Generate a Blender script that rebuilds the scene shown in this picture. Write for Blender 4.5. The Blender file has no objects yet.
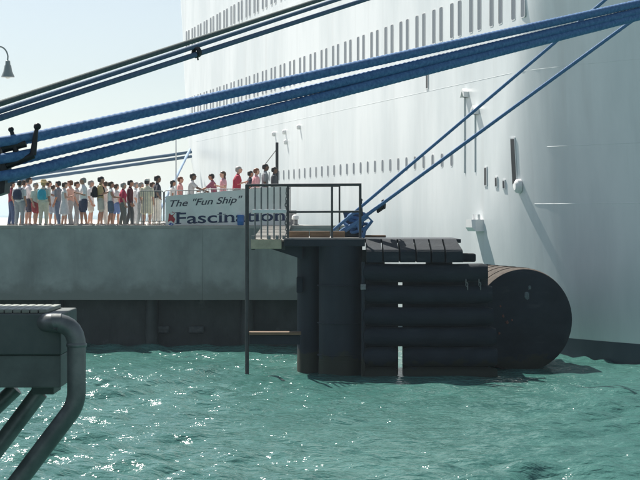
import bpy, bmesh, math, random
import numpy as np
from mathutils import Vector, Matrix

R = math.radians
random.seed(7)
rng = np.random.default_rng(11)
scene = bpy.context.scene
COL = scene.collection

# ------------------------------------------------------------------ camera
FPX, HOR, CAMZ = 2000.0, 214.0, 4.7          # focal length in 640-px pixels, horizon row, eye height above the water
cd = bpy.data.cameras.new('camera')
cam = bpy.data.objects.new('camera', cd)
COL.objects.link(cam)
cam.location = (0, 0, CAMZ)
cam.rotation_euler = (R(90), 0, 0)
cd.sensor_width = 36.0
cd.lens = 36.0 * FPX / 640.0
cd.shift_y = -(240 - HOR) / 640.0
cd.clip_start, cd.clip_end = 0.1, 9000
scene.camera = cam

# ------------------------------------------------------------------ sky, sun, exposure
SUN_AZ, SUN_EL = 33.0, 50.0                  # degrees to the left of straight ahead, and up
world = bpy.data.worlds.new('World')
scene.world = world
world.use_nodes = True
nt = world.node_tree
sky = nt.nodes.new('ShaderNodeTexSky')
sky.sky_type = 'NISHITA'
sky.sun_disc = False
sky.sun_elevation = R(SUN_EL)
sky.sun_rotation = R(-SUN_AZ)
sky.air_density, sky.dust_density, sky.ozone_density = 1.0, 0.3, 2.0
hs = nt.nodes.new('ShaderNodeHueSaturation')
hs.inputs['Saturation'].default_value = 0.5  # a milky, humid sky
nt.links.new(sky.outputs[0], hs.inputs['Color'])
tint = nt.nodes.new('ShaderNodeMix')
tint.data_type, tint.blend_type = 'RGBA', 'MULTIPLY'
tint.inputs['Factor'].default_value = 1.0
tint.inputs['B'].default_value = (0.975, 1.0, 1.015, 1)
nt.links.new(hs.outputs[0], tint.inputs['A'])
nt.links.new(tint.outputs['Result'], nt.nodes['Background'].inputs[0])
nt.nodes['Background'].inputs[1].default_value = 0.062
sl = bpy.data.lights.new('sun', 'SUN')
sun = bpy.data.objects.new('sun', sl)
COL.objects.link(sun)
sl.energy, sl.angle, sl.color = 5.0, R(0.53), (1.0, 0.95, 0.87)
SD = Vector((-math.sin(R(SUN_AZ)) * math.cos(R(SUN_EL)), math.cos(R(SUN_AZ)) * math.cos(R(SUN_EL)), math.sin(R(SUN_EL))))
sun.rotation_euler = (-SD).to_track_quat('-Z', 'Y').to_euler()
sun.location = (-60, 60, 90)
vs = scene.view_settings
vs.view_transform, vs.look, vs.exposure, vs.gamma, vs.use_curve_mapping = 'Standard', 'None', 0.75, 1.0, False
scene.render.engine = 'CYCLES'
scene.cycles.use_denoising = True
scene.cycles.max_bounces = 6
scene.cycles.caustics_reflective = True
scene.cycles.sample_clamp_indirect = 4.0
scene.cycles.caustics_refractive = False


# ------------------------------------------------------------------ helpers
def P(x, y, Y):
    """world point at depth Y that the photograph shows at pixel x, y (640x480)"""
    return Vector(((x - 320) / FPX * Y, Y, CAMZ + (HOR - y) / FPX * Y))


class MB:
    """collects shapes for one mesh"""
    def __init__(s):
        s.v, s.f, s.m = [], [], []

    def add(s, vs_, fs, mi=0):
        o = len(s.v)
        s.v += [tuple(p) for p in vs_]
        s.f += [tuple(i + o for i in f) for f in fs]
        s.m += [mi] * len(fs)
        return s

    def box(s, a, b, mi=0, bev=0.0):
        x0, y0, z0 = a
        x1, y1, z1 = b
        if bev > 0:
            bm = bmesh.new()
            bmesh.ops.create_cube(bm, size=1)
            for v in bm.verts:
                v.co = Vector(((x0 + x1) / 2 + v.co.x * (x1 - x0), (y0 + y1) / 2 + v.co.y * (y1 - y0), (z0 + z1) / 2 + v.co.z * (z1 - z0)))
            bmesh.ops.bevel(bm, geom=bm.edges[:], offset=bev, segments=2, affect='EDGES', profile=0.5)
            bm.verts.index_update()
            s.add([v.co for v in bm.verts], [[v.index for v in f.verts] for f in bm.faces], mi)
            bm.free()
            return s
        s.add([(x0, y0, z0), (x1, y0, z0), (x1, y1, z0), (x0, y1, z0), (x0, y0, z1), (x1, y0, z1), (x1, y1, z1), (x0, y1, z1)],
              [(3, 2, 1, 0), (4, 5, 6, 7), (0, 1, 5, 4), (1, 2, 6, 5), (2, 3, 7, 6), (3, 0, 4, 7)], mi)
        return s

    def prism(s, poly, z0, z1, mi=0):
        n = len(poly)
        s.add([(x, y, z0) for x, y in poly] + [(x, y, z1) for x, y in poly],
              [tuple(reversed(range(n))), tuple(range(n, 2 * n))] + [(i, (i + 1) % n, n + (i + 1) % n, n + i) for i in range(n)], mi)
        return s

    def rings(s, rs, mi=0, cap=True, closed=False):
        n = len(rs[0])
        vv = [p for r in rs for p in r]
        ff = []
        m = len(rs)
        for k in range(m if closed else m - 1):
            a, b = k * n, ((k + 1) % m) * n
            for i in range(n):
                j = (i + 1) % n
                ff.append((a + i, a + j, b + j, b + i))
        if cap and not closed:
            ff.append(tuple(reversed(range(n))))
            ff.append(tuple(range((m - 1) * n, m * n)))
        s.add(vv, ff, mi)
        return s

    def tube(s, path, r, n=10, mi=0, cap=True, closed=False):
        path = [Vector(p) for p in path]
        m = len(path)
        rr = r if isinstance(r, (list, tuple)) else [r] * m
        rs = []
        up = None
        for k, p in enumerate(path):
            if closed:
                t = path[(k + 1) % m] - path[k - 1]
            else:
                t = path[min(k + 1, m - 1)] - path[max(k - 1, 0)]
            t.normalize()
            if up is None:
                up = t.orthogonal().normalized()
            up = (up - t * up.dot(t))
            if up.length < 1e-6:
                up = t.orthogonal()
            up.normalize()
            w = t.cross(up)
            rs.append([p + (up * math.cos(2 * math.pi * i / n) + w * math.sin(2 * math.pi * i / n)) * rr[k] for i in range(n)])
        return s.rings(rs, mi, cap, closed)

    def cyl(s, a, b, r, r2=None, n=16, mi=0):
        return s.tube([a, b], [r, r if r2 is None else r2], n, mi)

    def ball(s, c, r, mi=0, nu=10, nv=7):
        rx, ry, rz = r if isinstance(r, (tuple, list)) else (r, r, r)
        rs = []
        for k in range(1, nv):
            a = math.pi * k / nv
            rs.append([(c[0] + rx * math.sin(a) * math.cos(2 * math.pi * i / nu), c[1] + ry * math.sin(a) * math.sin(2 * math.pi * i / nu), c[2] - rz * math.cos(a)) for i in range(nu)])
        return s.rings(rs, mi)

    def mesh(s, name, mats, smooth=False):
        me = bpy.data.meshes.new(name)
        me.from_pydata(s.v, [], s.f)
        for m in (mats if isinstance(mats, (list, tuple)) else [mats]):
            me.materials.append(m)
        me.polygons.foreach_set('material_index', s.m)
        if smooth:
            me.polygons.foreach_set('use_smooth', [True] * len(me.polygons))
        me.update()
        bm = bmesh.new()
        bm.from_mesh(me)
        bmesh.ops.recalc_face_normals(bm, faces=bm.faces[:])
        bm.to_mesh(me)
        bm.free()
        if smooth:
            try:
                me.set_sharp_from_angle(angle=R(38))
            except Exception:
                pass
        return me

    def build(s, name, mats, parent=None, smooth=False, loc=None):
        return link(name, s.mesh(name, mats, smooth), parent, loc)


def link(name, data, parent=None, loc=None):
    o = bpy.data.objects.new(name, data)
    COL.objects.link(o)
    if parent is not None:
        o.parent = parent
    if loc is not None:
        o.location = loc
    return o


def empty(name, loc=(0, 0, 0), rz=0.0):
    o = link(name, None, None, loc)
    o.empty_display_size = 0.2
    o.rotation_euler = (0, 0, rz)
    return o


def tag(o, label=None, cat=None, group=None, kind=None):
    for k, v in (('label', label), ('category', cat), ('group', group), ('kind', kind)):
        if v:
            o[k] = v
    return o


MATS = {}


def mat(name, col, rough=0.6, metal=0.0, noise=None, bump=None, spec=0.5, coat=0.0):
    """procedural material; noise = (scale, dark factor, detail, stretch xyz), bump = (scale, strength, distance)"""
    if name in MATS:
        return MATS[name]
    m = bpy.data.materials.new(name)
    m.use_nodes = True
    t = m.node_tree
    b = t.nodes['Principled BSDF']
    b.inputs['Base Color'].default_value = (*col, 1)
    b.inputs['Roughness'].default_value = rough
    b.inputs['Metallic'].default_value = metal
    b.inputs['Specular IOR Level'].default_value = spec
    b.inputs['Coat Weight'].default_value = coat
    tc = t.nodes.new('ShaderNodeTexCoord')
    if noise:
        sc, dk, det, st = noise
        mp = t.nodes.new('ShaderNodeMapping')
        mp.inputs['Scale'].default_value = st
        t.links.new(tc.outputs['Object'], mp.inputs[0])
        nz = t.nodes.new('ShaderNodeTexNoise')
        nz.inputs['Scale'].default_value = sc
        nz.inputs['Detail'].default_value = det
        nz.inputs['Roughness'].default_value = 0.62
        t.links.new(mp.outputs[0], nz.inputs[0])
        rp = t.nodes.new('ShaderNodeValToRGB')
        rp.color_ramp.elements[0].position = 0.32
        rp.color_ramp.elements[1].position = 0.68
        rp.color_ramp.elements[0].color = (*[c * dk for c in col], 1)
        rp.color_ramp.elements[1].color = (*col, 1)
        t.links.new(nz.outputs[0], rp.inputs[0])
        t.links.new(rp.outputs[0], b.inputs['Base Color'])
    if bump:
        nb = t.nodes.new('ShaderNodeTexNoise')
        nb.inputs['Scale'].default_value = bump[0]
        nb.inputs['Detail'].default_value = 5
        t.links.new(tc.outputs['Object'], nb.inputs[0])
        bp = t.nodes.new('ShaderNodeBump')
        bp.inputs['Strength'].default_value = bump[1]
        bp.inputs['Distance'].default_value = bump[2]
        t.links.new(nb.outputs[0], bp.inputs['Height'])
        t.links.new(bp.outputs[0], b.inputs['Normal'])
    MATS[name] = m
    return m


U = (1, 1, 1)
M_galv = mat('galvanised_steel', (0.24, 0.25, 0.26), 0.5, 0.6, noise=(9, 0.6, 5, U))
M_darksteel = mat('dark_painted_steel', (0.05, 0.055, 0.06), 0.5, 0.2, noise=(6, 0.55, 5, U))
M_timber = mat('weathered_timber', (0.22, 0.14, 0.08), 0.8, noise=(5, 0.5, 6, (0.3, 2, 2)), bump=(25, 0.5, 0.01))
M_conc_light = mat('pale_concrete', (0.42, 0.41, 0.38), 0.85, noise=(1.6, 0.72, 8, U), bump=(20, 0.25, 0.01))
M_white = mat('white_gloss_paint', (0.78, 0.79, 0.79), 0.4, noise=(2, 0.9, 4, U))
M_blue_plastic = mat('blue_plastic', (0.03, 0.14, 0.42), 0.4)
M_iron = mat('black_iron', (0.02, 0.024, 0.03), 0.45, 0.4, noise=(20, 0.5, 4, U))


def two_noise(name, col_a, col_b, scale, stretch, rough, bump_scale, bump_str, bump_dist, lo=0.38, hi=0.62, extra=None):
    """blend of two colours by layered noise, with optional vertical streaks"""
    m = bpy.data.materials.new(name)
    m.use_nodes = True
    t = m.node_tree
    b = t.nodes['Principled BSDF']
    b.inputs['Roughness'].default_value = rough
    tc = t.nodes.new('ShaderNodeTexCoord')
    mp = t.nodes.new('ShaderNodeMapping')
    mp.inputs['Scale'].default_value = stretch
    t.links.new(tc.outputs['Object'], mp.inputs[0])
    nz = t.nodes.new('ShaderNodeTexNoise')
    nz.inputs['Scale'].default_value = scale
    nz.inputs['Detail'].default_value = 9
    nz.inputs['Roughness'].default_value = 0.6
    t.links.new(mp.outputs[0], nz.inputs[0])
    rp = t.nodes.new('ShaderNodeValToRGB')
    rp.color_ramp.elements[0].position, rp.color_ramp.elements[1].position = lo, hi
    rp.color_ramp.elements[0].color = (*col_a, 1)
    rp.color_ramp.elements[1].color = (*col_b, 1)
    t.links.new(nz.outputs[0], rp.inputs[0])
    out = rp.outputs[0]
    if extra:
        ex_scale, ex_stretch, ex_col, ex_lo, ex_hi = extra
        m2 = t.nodes.new('ShaderNodeMapping')
        m2.inputs['Scale'].default_value = ex_stretch
        t.links.new(tc.outputs['Object'], m2.inputs[0])
        n2 = t.nodes.new('ShaderNodeTexNoise')
        n2.inputs['Scale'].default_value = ex_scale
        n2.inputs['Detail'].default_value = 6
        t.links.new(m2.outputs[0], n2.inputs[0])
        r2 = t.nodes.new('ShaderNodeMapRange')
        r2.inputs['From Min'].default_value, r2.inputs['From Max'].default_value = ex_lo, ex_hi
        t.links.new(n2.outputs[0], r2.inputs['Value'])
        mx = t.nodes.new('ShaderNodeMix')
        mx.data_type = 'RGBA'
        t.links.new(r2.outputs[0], mx.inputs['Factor'])
        t.links.new(out, mx.inputs['A'])
        mx.inputs['B'].default_value = (*ex_col, 1)
        out = mx.outputs['Result']
    t.links.new(out, b.inputs['Base Color'])
    if bump_str:
        nb = t.nodes.new('ShaderNodeTexNoise')
        nb.inputs['Scale'].default_value = bump_scale
        nb.inputs['Detail'].default_value = 4
        t.links.new(mp.outputs[0], nb.inputs[0])
        bp = t.nodes.new('ShaderNodeBump')
        bp.inputs['Strength'].default_value = bump_str
        bp.inputs['Distance'].default_value = bump_dist
        t.links.new(nb.outputs[0], bp.inputs['Height'])
        t.links.new(bp.outputs[0], b.inputs['Normal'])
    return m


def tide(m, level, col, soft=0.12):
    """weed and slime up to the ragged high-water line"""
    t = m.node_tree
    b = t.nodes['Principled BSDF']
    src = b.inputs['Base Color'].links[0].from_socket
    tc = t.nodes.new('ShaderNodeTexCoord')
    sx = t.nodes.new('ShaderNodeSeparateXYZ')
    t.links.new(tc.outputs['Object'], sx.inputs[0])
    nz = t.nodes.new('ShaderNodeTexNoise')
    nz.inputs['Scale'].default_value = 2.6
    nz.inputs['Detail'].default_value = 8
    t.links.new(tc.outputs['Object'], nz.inputs[0])
    ad = t.nodes.new('ShaderNodeMath')
    ad.operation = 'MULTIPLY_ADD'
    ad.inputs[1].default_value = -0.9
    t.links.new(nz.outputs[0], ad.inputs[0])
    t.links.new(sx.outputs['Z'], ad.inputs[2])
    mr = t.nodes.new('ShaderNodeMapRange')
    mr.inputs['From Min'].default_value, mr.inputs['From Max'].default_value = level - 0.5, level - 0.5 + soft
    mr.inputs['To Min'].default_value, mr.inputs['To Max'].default_value = 1.0, 0.0
    t.links.new(ad.outputs[0], mr.inputs['Value'])
    mx = t.nodes.new('ShaderNodeMix')
    mx.data_type = 'RGBA'
    t.links.new(mr.outputs[0], mx.inputs['Factor'])
    t.links.new(src, mx.inputs['A'])
    mx.inputs['B'].default_value = (*col, 1)
    t.links.new(mx.outputs['Result'], b.inputs['Base Color'])
    return m


M_rubber = two_noise('rubber_black', (0.006, 0.012, 0.019), (0.014, 0.024, 0.035), 1.6, (0.6, 1, 1), 0.72, 22, 0.6, 0.015, 0.3, 0.7,
                     extra=(2.3, (0.35, 1, 1.6), (0.045, 0.060, 0.070), 0.62, 0.90))
M_rubber.node_tree.nodes['Principled BSDF'].inputs['Specular IOR Level'].default_value = 0.22
tide(M_rubber, 0.35, (0.020, 0.026, 0.018))
M_tar = two_noise('tar_coated_steel', (0.007, 0.013, 0.021), (0.016, 0.027, 0.040), 1.4, (1, 1, 0.3), 0.62, 14, 0.5, 0.012, 0.3, 0.7,
                  extra=(1.9, (1, 1, 0.22), (0.040, 0.045, 0.048), 0.62, 0.90))
M_tar.node_tree.nodes['Principled BSDF'].inputs['Specular IOR Level'].default_value = 0.3
tide(M_tar, 0.55, (0.024, 0.030, 0.020))
M_fascia = two_noise('stained_concrete', (0.24, 0.26, 0.25), (0.43, 0.45, 0.43), 0.75, (1, 1, 0.8), 0.88, 9, 0.35, 0.02, 0.3, 0.7,
                     extra=(1.1, (1, 1, 0.10), (0.19, 0.20, 0.19), 0.56, 0.80))
tide(M_fascia, 1.95, (0.22, 0.235, 0.215), 0.45)
M_deck = two_noise('sunbaked_concrete_deck', (0.45, 0.44, 0.41), (0.56, 0.55, 0.52), 0.8, U, 0.9, 12, 0.2, 0.01)
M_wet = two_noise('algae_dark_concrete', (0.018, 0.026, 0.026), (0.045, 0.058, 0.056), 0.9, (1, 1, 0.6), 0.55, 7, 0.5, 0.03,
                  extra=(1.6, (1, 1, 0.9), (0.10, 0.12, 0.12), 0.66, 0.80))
M_hull = two_noise('ship_white_paint', (0.63, 0.675, 0.69), (0.755, 0.79, 0.80), 0.35, (1, 1, 0.35), 0.36, 0.40, 0.5, 0.05,
                   extra=(1.3, (1, 1, 0.05), (0.60, 0.625, 0.63), 0.54, 0.88))
M_hull.node_tree.nodes['Principled BSDF'].inputs['Specular IOR Level'].default_value = 0.3
M_boot = two_noise('boot_topping_paint', (0.02, 0.035, 0.06), (0.035, 0.055, 0.085), 0.8, (1, 1, 0.4), 0.5, 3, 0.3, 0.02)
M_glass = mat('window_glass', (0.15, 0.175, 0.20), 0.5, spec=0.25)
M_frame = mat('window_frame_white', (0.66, 0.67, 0.68), 0.5)

# ------------------------------------------------------------------ water
def build_water():
    def grow(a, end, step, fac):
        out = [a]
        while abs(out[-1]) < abs(end):
            out.append(out[-1] + step)
            step *= fac
        return out
    ys = [10.5]
    while ys[-1] < 76:
        ys.append(ys[-1] * 1.0030)
    ys = sorted([-y + 21.0 for y in grow(10.5, 3000, 0.2, 1.22)[1:]] + ys + grow(ys[-1], 6000, 0.3, 1.2)[1:])
    xs = list(np.linspace(-13.5, 13.5, 330))
    xs = sorted([-x for x in grow(13.5, 5000, 0.12, 1.2)[1:]] + xs + grow(13.5, 5000, 0.12, 1.2)[1:])
    X, Yg = np.meshgrid(np.array(xs), np.array(ys))
    Z = np.zeros_like(X)
    dxm = 0
    for k in range(90):
        lam = 0.22 * (3.5 / 0.22) ** rng.random()
        th = rng.normal(R(-75), R(35))                       # short chop running across the basin
        amp = 0.0112 * lam ** 0.70 * rng.uniform(0.5, 1.3)
        kx, ky = 2 * math.pi / lam * math.cos(th), 2 * math.pi / lam * math.sin(th)
        ph = kx * X + ky * Yg + rng.uniform(0, 6.283)
        fade = np.clip((lam * 90 - np.abs(Yg)) / 40.0, 0, 1) if lam < 1.2 else 1.0
        Z += amp * fade * (np.sin(ph) + 0.25 * np.cos(2 * ph))
    gust = 0.75 + 0.35 * np.sin(X * 0.31 + Yg * 0.17) * np.sin(Yg * 0.23 - X * 0.11 + 1.0)
    near = (np.abs(X) < 40) & (Yg > -10) & (Yg < 160)
    Z = np.where(near, Z * gust, Z * 0.15)
    ny, nx = X.shape
    me = bpy.data.meshes.new('harbour_water')
    co = np.stack([X, Yg, Z], -1).reshape(-1, 3)
    i = np.arange((ny - 1) * (nx - 1))
    r, c = i // (nx - 1), i % (nx - 1)
    a = r * nx + c
    q = np.stack([a, a + 1, a + nx + 1, a + nx], -1)
    me.vertices.add(len(co))
    me.vertices.foreach_set('co', co.ravel())
    me.loops.add(q.size)
    me.loops.foreach_set('vertex_index', q.ravel())
    me.polygons.add(len(q))
    me.polygons.foreach_set('loop_start', np.arange(0, q.size, 4))
    me.polygons.foreach_set('loop_total', np.full(len(q), 4))
    me.polygons.foreach_set('use_smooth', np.ones(len(q), bool))
    me.update(calc_edges=True)
    m = bpy.data.materials.new('teal_harbour_water')
    m.use_nodes = True
    t = m.node_tree
    b = t.nodes['Principled BSDF']
    b.inputs['Roughness'].default_value = 0.14
    b.inputs['IOR'].default_value = 1.33
    tc = t.nodes.new('ShaderNodeTexCoord')
    n1 = t.nodes.new('ShaderNodeTexNoise')
    n1.inputs['Scale'].default_value = 0.25
    n1.inputs['Detail'].default_value = 5
    t.links.new(tc.outputs['Object'], n1.inputs[0])
    rp = t.nodes.new('ShaderNodeValToRGB')
    rp.color_ramp.elements[0].position, rp.color_ramp.elements[1].position = 0.3, 0.7
    rp.color_ramp.elements[0].color = (0.040, 0.130, 0.114, 1)
    rp.color_ramp.elements[1].color = (0.062, 0.170, 0.150, 1)
    t.links.new(n1.outputs[0], rp.inputs[0])
    t.links.new(rp.outputs[0], b.inputs['Base Color'])
    mp = t.nodes.new('ShaderNodeMapping')
    mp.inputs['Rotation'].default_value = (0, 0, R(30))
    mp.inputs['Scale'].default_value = (1.0, 1.7, 1)
    t.links.new(tc.outputs['Object'], mp.inputs[0])
    n2 = t.nodes.new('ShaderNodeTexNoise')
    n2.inputs['Scale'].default_value = 3.2
    n2.inputs['Detail'].default_value = 3
    t.links.new(mp.outputs[0], n2.inputs[0])
    bp = t.nodes.new('ShaderNodeBump')
    bp.inputs['Strength'].default_value = 1.0
    bp.inputs['Distance'].default_value = 0.10
    t.links.new(n2.outputs[0], bp.inputs['Height'])
    t.links.new(bp.outputs[0], b.inputs['Normal'])
    me.materials.append(m)
    tag(link('water', me), 'choppy teal harbour water with sun glints', kind='structure')


build_water()

# ------------------------------------------------------------------ cruise ship
TAN = 457.0 / FPX
D2 = Vector((-TAN, 1.0)).normalized()         # aft direction
IN2 = Vector((D2.y, -D2.x))                   # from the visible side towards the centre line
X0 = 22.1
OY = 62.6
OX = X0 - TAN * OY
HB, ZTOP, TEND = 13.0, 15.5, 79.5


def bow_par(z):
    zz = min(max(z / ZTOP, 0.0), 1.0)
    return 10.5 - 8.0 * zz, -(16.5 + 3.0 * zz), 1.92 - 0.62 * zz


def inset(t, z):
    """how far the side lies inside the flat side plane"""
    t0, ts, p = bow_par(z)
    if t < t0:
        return HB * min(((t0 - t) / (t0 - ts)), 1.0) ** p
    te = stern_t(z)
    rc = 5.0
    if t > te - rc:
        u = min((t - (te - rc)) / rc, 1.0)
        return rc * (1 - math.sqrt(max(0.0, 1 - u * u)))
    return 0.0


def stern_t(z):
    return TEND - (1.3 * (9.0 - z) if z < 9 else 0.0) + (0.38 * (z - 9) if z > 9 else 0)


def W(t, q, z):
    return Vector((OX + t * D2.x + q * IN2.x, OY + t * D2.y + q * IN2.y, z))


def hull_at(t, z, off=0.0):
    """point on the visible side and its outward normal"""
    p = W(t, inset(t, z), z)
    e = 0.05
    dt = W(t + e, inset(t + e, z), z) - W(t - e, inset(t - e, z), z)
    dz = W(t, inset(t, z + e), z + e) - W(t, inset(t, z - e), z - e)
    n = dz.cross(dt).normalized()
    if n.dot(Vector((-IN2.x, -IN2.y, 0))) < 0:
        n = -n
    return p + n * off, n


def outline(z, off=0.0, tb=None):
    te = stern_t(z)
    t0, ts, _ = bow_par(z)
    rc = 5.0
    pts = [(te + off, q) for q in np.linspace(HB, rc + 0.4, 5)]
    pts += [(te - rc + rc * math.sin(a), inset(te - rc + rc * math.sin(a), z)) for a in np.linspace(math.pi / 2, 0, 10)]
    pts += [(t, 0.0) for t in np.linspace(te - rc - 0.5, t0 + 0.4, 26)]
    pts += [(t0 + (ts - t0) * u, inset(t0 + (ts - t0) * u, z)) for u in np.linspace(0, 1, 40)]
    full = pts + [(t, 2 * HB - q) for t, q in reversed(pts[1:-1])]
    return [W(t, q - off if q < HB else q + off, z) for t, q in full]


ship = empty('cruise_ship', W(25, HB, 0))
tag(ship, 'huge white cruise ship with rows of narrow windows moored behind the pier', 'ship')


def ship_part(mb, name, m, smooth=True, parent=None):
    o = mb.build(name, m, None, smooth)
    par = parent or ship
    o.parent = par
    o.matrix_parent_inverse = Matrix.Translation(par.matrix_basis.to_translation()).inverted() if par is ship else Matrix.Identity(4)
    return o


hb_ = MB()
levels = [0.62] + list(np.linspace(1.2, ZTOP, 26))
hb_.rings([outline(z) for z in levels], 0, cap=True)
ship_part(hb_, 'hull', M_hull)
bb = MB()
bb.rings([outline(z, 0.004) for z in (-3.0, -1.5, -0.2, 0.3, 0.62)], 0, cap=False)
ship_part(bb, 'boot_topping', M_boot)
su = MB()


def house(z, t_front):
    te = stern_t(z) - 0.2
    rc = 5.0
    pts = [(te, q) for q in np.linspace(HB, rc + 0.4, 4)]
    pts += [(te - rc + rc * math.sin(a), rc - rc * math.cos(a) + 0.02) for a in np.linspace(math.pi / 2, 0, 8)]
    pts += [(t, 0.02) for t in np.linspace(te - rc - 1, t_front + 4, 12)]
    pts += [(t_front + 2.0, 0.6), (t_front + 0.5, 3.0), (t_front, 6.5), (t_front - 0.6, HB)]
    full = pts + [(t, 2 * HB - q) for t, q in reversed(pts[1:-1])]
    return [W(t, q, z) for t, q in full]


su.rings([house(z, 7.0 + 0.25 * (z - ZTOP)) for z in (ZTOP - 0.02, 18, 20.5, 23, 26)])
ship_part(su, 'superstructure', M_hull)
br = MB()
br.rings([[W(t, q, z) for t, q in ((8.6 + 0.2 * (z - 22), 1.5), (8.0 + 0.2 * (z - 22), 7), (8.0 + 0.2 * (z - 22), 19), (8.6 + 0.2 * (z - 22), 24.5), (8.9 + 0.2 * (z - 22), 24.5), (8.9 + 0.2 * (z - 22), 1.5))] for z in (22.2, 23.6)])
ship_part(br, 'bridge_window_band', M_glass, False)
# plate seams: thin weld beads that run along the side
for zs, ta, tb in ((9.5, 72.0, -16.0), (6.92, 3.5, -13.0), (5.04, 4.5, -12.0)):
    sm = MB()
    ts_ = np.linspace(ta, tb, 90)
    rows = []
    for t in ts_:
        a, n = hull_at(t, zs)
        upv = Vector((0, 0, 1))
        rows.append([a - upv * 0.014 - n * 0.004, a + n * 0.007, a + upv * 0.014 - n * 0.004])
    vv = [p for r_ in rows for p in r_]
    ff = []
    for k in range(len(rows) - 1):
        for j in range(2):
            ff.append((3 * k + j, 3 * k + j + 1, 3 * k + 4 + j, 3 * k + 3 + j))
    sm.add(vv, ff)
    ship_part(sm, 'plate_seam', M_hull)


def window_meshes(w, h, rad, depth):
    def rr(w_, h_, r_, x):
        out = []
        for cx, cz, a0 in ((w_ / 2 - r_, h_ / 2 - r_, 0), (-w_ / 2 + r_, h_ / 2 - r_, 90), (-w_ / 2 + r_, -h_ / 2 + r_, 180), (w_ / 2 - r_, -h_ / 2 + r_, 270)):
            for k in range(4):
                a = R(a0 + 30 * k)
                out.append((cx + r_ * math.cos(a), x, cz + r_ * math.sin(a)))
        return out
    fr = MB()
    e = 0.028
    outer_b, outer, inner, inner_b = rr(w + 2 * e, h + 2 * e, rad + e, 0.02), rr(w + 2 * e, h + 2 * e, rad + e, -depth), rr(w, h, rad, -depth), rr(w, h, rad, 0.012)
    fr.rings([outer_b, outer, inner, inner_b], cap=False)
    pa = MB()
    pts = rr(w + 0.01, h + 0.01, rad, -0.006)
    pa.add(pts, [tuple(range(len(pts)))])
    return fr.mesh('window', M_frame), pa.mesh('pane', M_glass)


def put_window(meshes, t, z):
    p, n = hull_at(t, z, 0.0)
    f = link('window', meshes[0], ship)
    y = -n
    zax = Vector((0, 0, 1))
    zax = (zax - y * zax.dot(y)).normalized()
    x = y.cross(zax)
    mw = Matrix((x, y, zax)).transposed().to_4x4()
    mw.translation = p - ship.location
    f.matrix_local = mw
    link('pane', meshes[1], f)


tall = window_meshes(0.40, 1.30, 0.07, 0.012)
tall2 = window_meshes(0.40, 1.15, 0.07, 0.012)
port = window_meshes(0.30, 0.50, 0.09, 0.010)
S = 2.43
k0 = 44200.0 / (401 + 137)                    # depth of the pair seen at column 401
tk = (k0 - OY) / D2.y
for k in range(-7, 29):
    t = tk + k * S
    if 5.0 < t < 74.5:
        put_window(tall, t, 11.95)
        put_window(tall, t - 1.0, 11.95)
    if 10 < t < 77:
        put_window(tall2, t, 16.6)
        put_window(tall2, t - 1.0, 16.6)
for k in range(30):
    t = 12.8 + k * 1.28
    put_window(port, t, 6.75)


def t_of(x):
    """station of the flat side seen at image column x"""
    return (2000 * X0 / (x + 137.0) - OY) / D2.y


def z_of(x, y):
    Yd = 2000 * X0 / (x + 137.0)
    return CAMZ + (HOR - y) / FPX * Yd


M_slot = mat('dark_opening', (0.03, 0.034, 0.038), 0.7)


def slot(name, t, z0, z1, w, m=M_slot, off=0.03):
    """a recessed vertical opening with a raised lip"""
    lip, core = MB(), MB()
    for (o_, mb_, e) in ((off, lip, 0.05), (off + 0.006, core, 0.0)):
        ring = []
        for (dt, z) in ((-w / 2 - e, z0 - e), (w / 2 + e, z0 - e), (w / 2 + e, z1 + e), (-w / 2 - e, z1 + e)):
            p, n = hull_at(t + dt, z)
            ring.append((p, n))
        mb_.rings([[p - n * 0.03 for p, n in ring], [p + n * o_ for p, n in ring]])
    a = ship_part(lip, name, M_frame, False)
    c = core.build('opening', m, None, False)
    c.parent = a
    c.matrix_parent_inverse = (a.matrix_parent_inverse).inverted() if False else Matrix.Identity(4)
    return a


slot('vent_slot', t_of(427.5), z_of(427.5, 88), z_of(427.5, 62), 0.22)
slot('drain_slot', t_of(511), z_of(511, 184), z_of(511, 139), 0.28)
slot('drain_slot', t_of(486), z_of(486, 185), z_of(486, 168), 0.22)
slot('drain_slot', t_of(496.5), z_of(496.5, 186), z_of(496.5, 178), 0.16)
slot('drain_slot', t_of(503), z_of(503, 188), z_of(503, 181), 0.14)
# hooded lamps with a conduit below
for (px, py, ln) in ((467, 93, 80), (477.5, 110, 62)):
    t, z = t_of(px), z_of(px, py)
    hd = MB()
    p, n = hull_at(t, z)
    fx = Vector((D2.x, D2.y, 0))
    rs = []
    for s_, o_ in ((0.0, -0.02), (0.0, 0.20)):
        rs.append([p + n * o_ + fx * a + Vector((0, 0, b)) for a, b in ((-0.26, -0.16), (-0.22, 0.04), (0, 0.16), (0.22, 0.04), (0.26, -0.16), (0.18, -0.12), (0, 0.06), (-0.18, -0.12))])
    hd.rings(rs)
    h = ship_part(hd, 'lamp_hood', M_white, False)
    dk = MB()
    dk.rings([[p + n * o_ + fx * a + Vector((0, 0, b)) for a, b in ((-0.15, -0.16), (0.15, -0.16), (0.15, -0.02), (-0.15, -0.02))] for o_ in (-0.02, 0.09)])
    ship_part(dk, 'lamp_body', M_iron, False)
    cn = MB()
    cn.tube([hull_at(t + 0.24, z - 0.1, 0.02)[0], hull_at(t + 0.24, z_of(px, py + ln), 0.02)[0]], 0.025, 6)
    ship_part(cn, 'conduit', M_hull)
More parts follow.
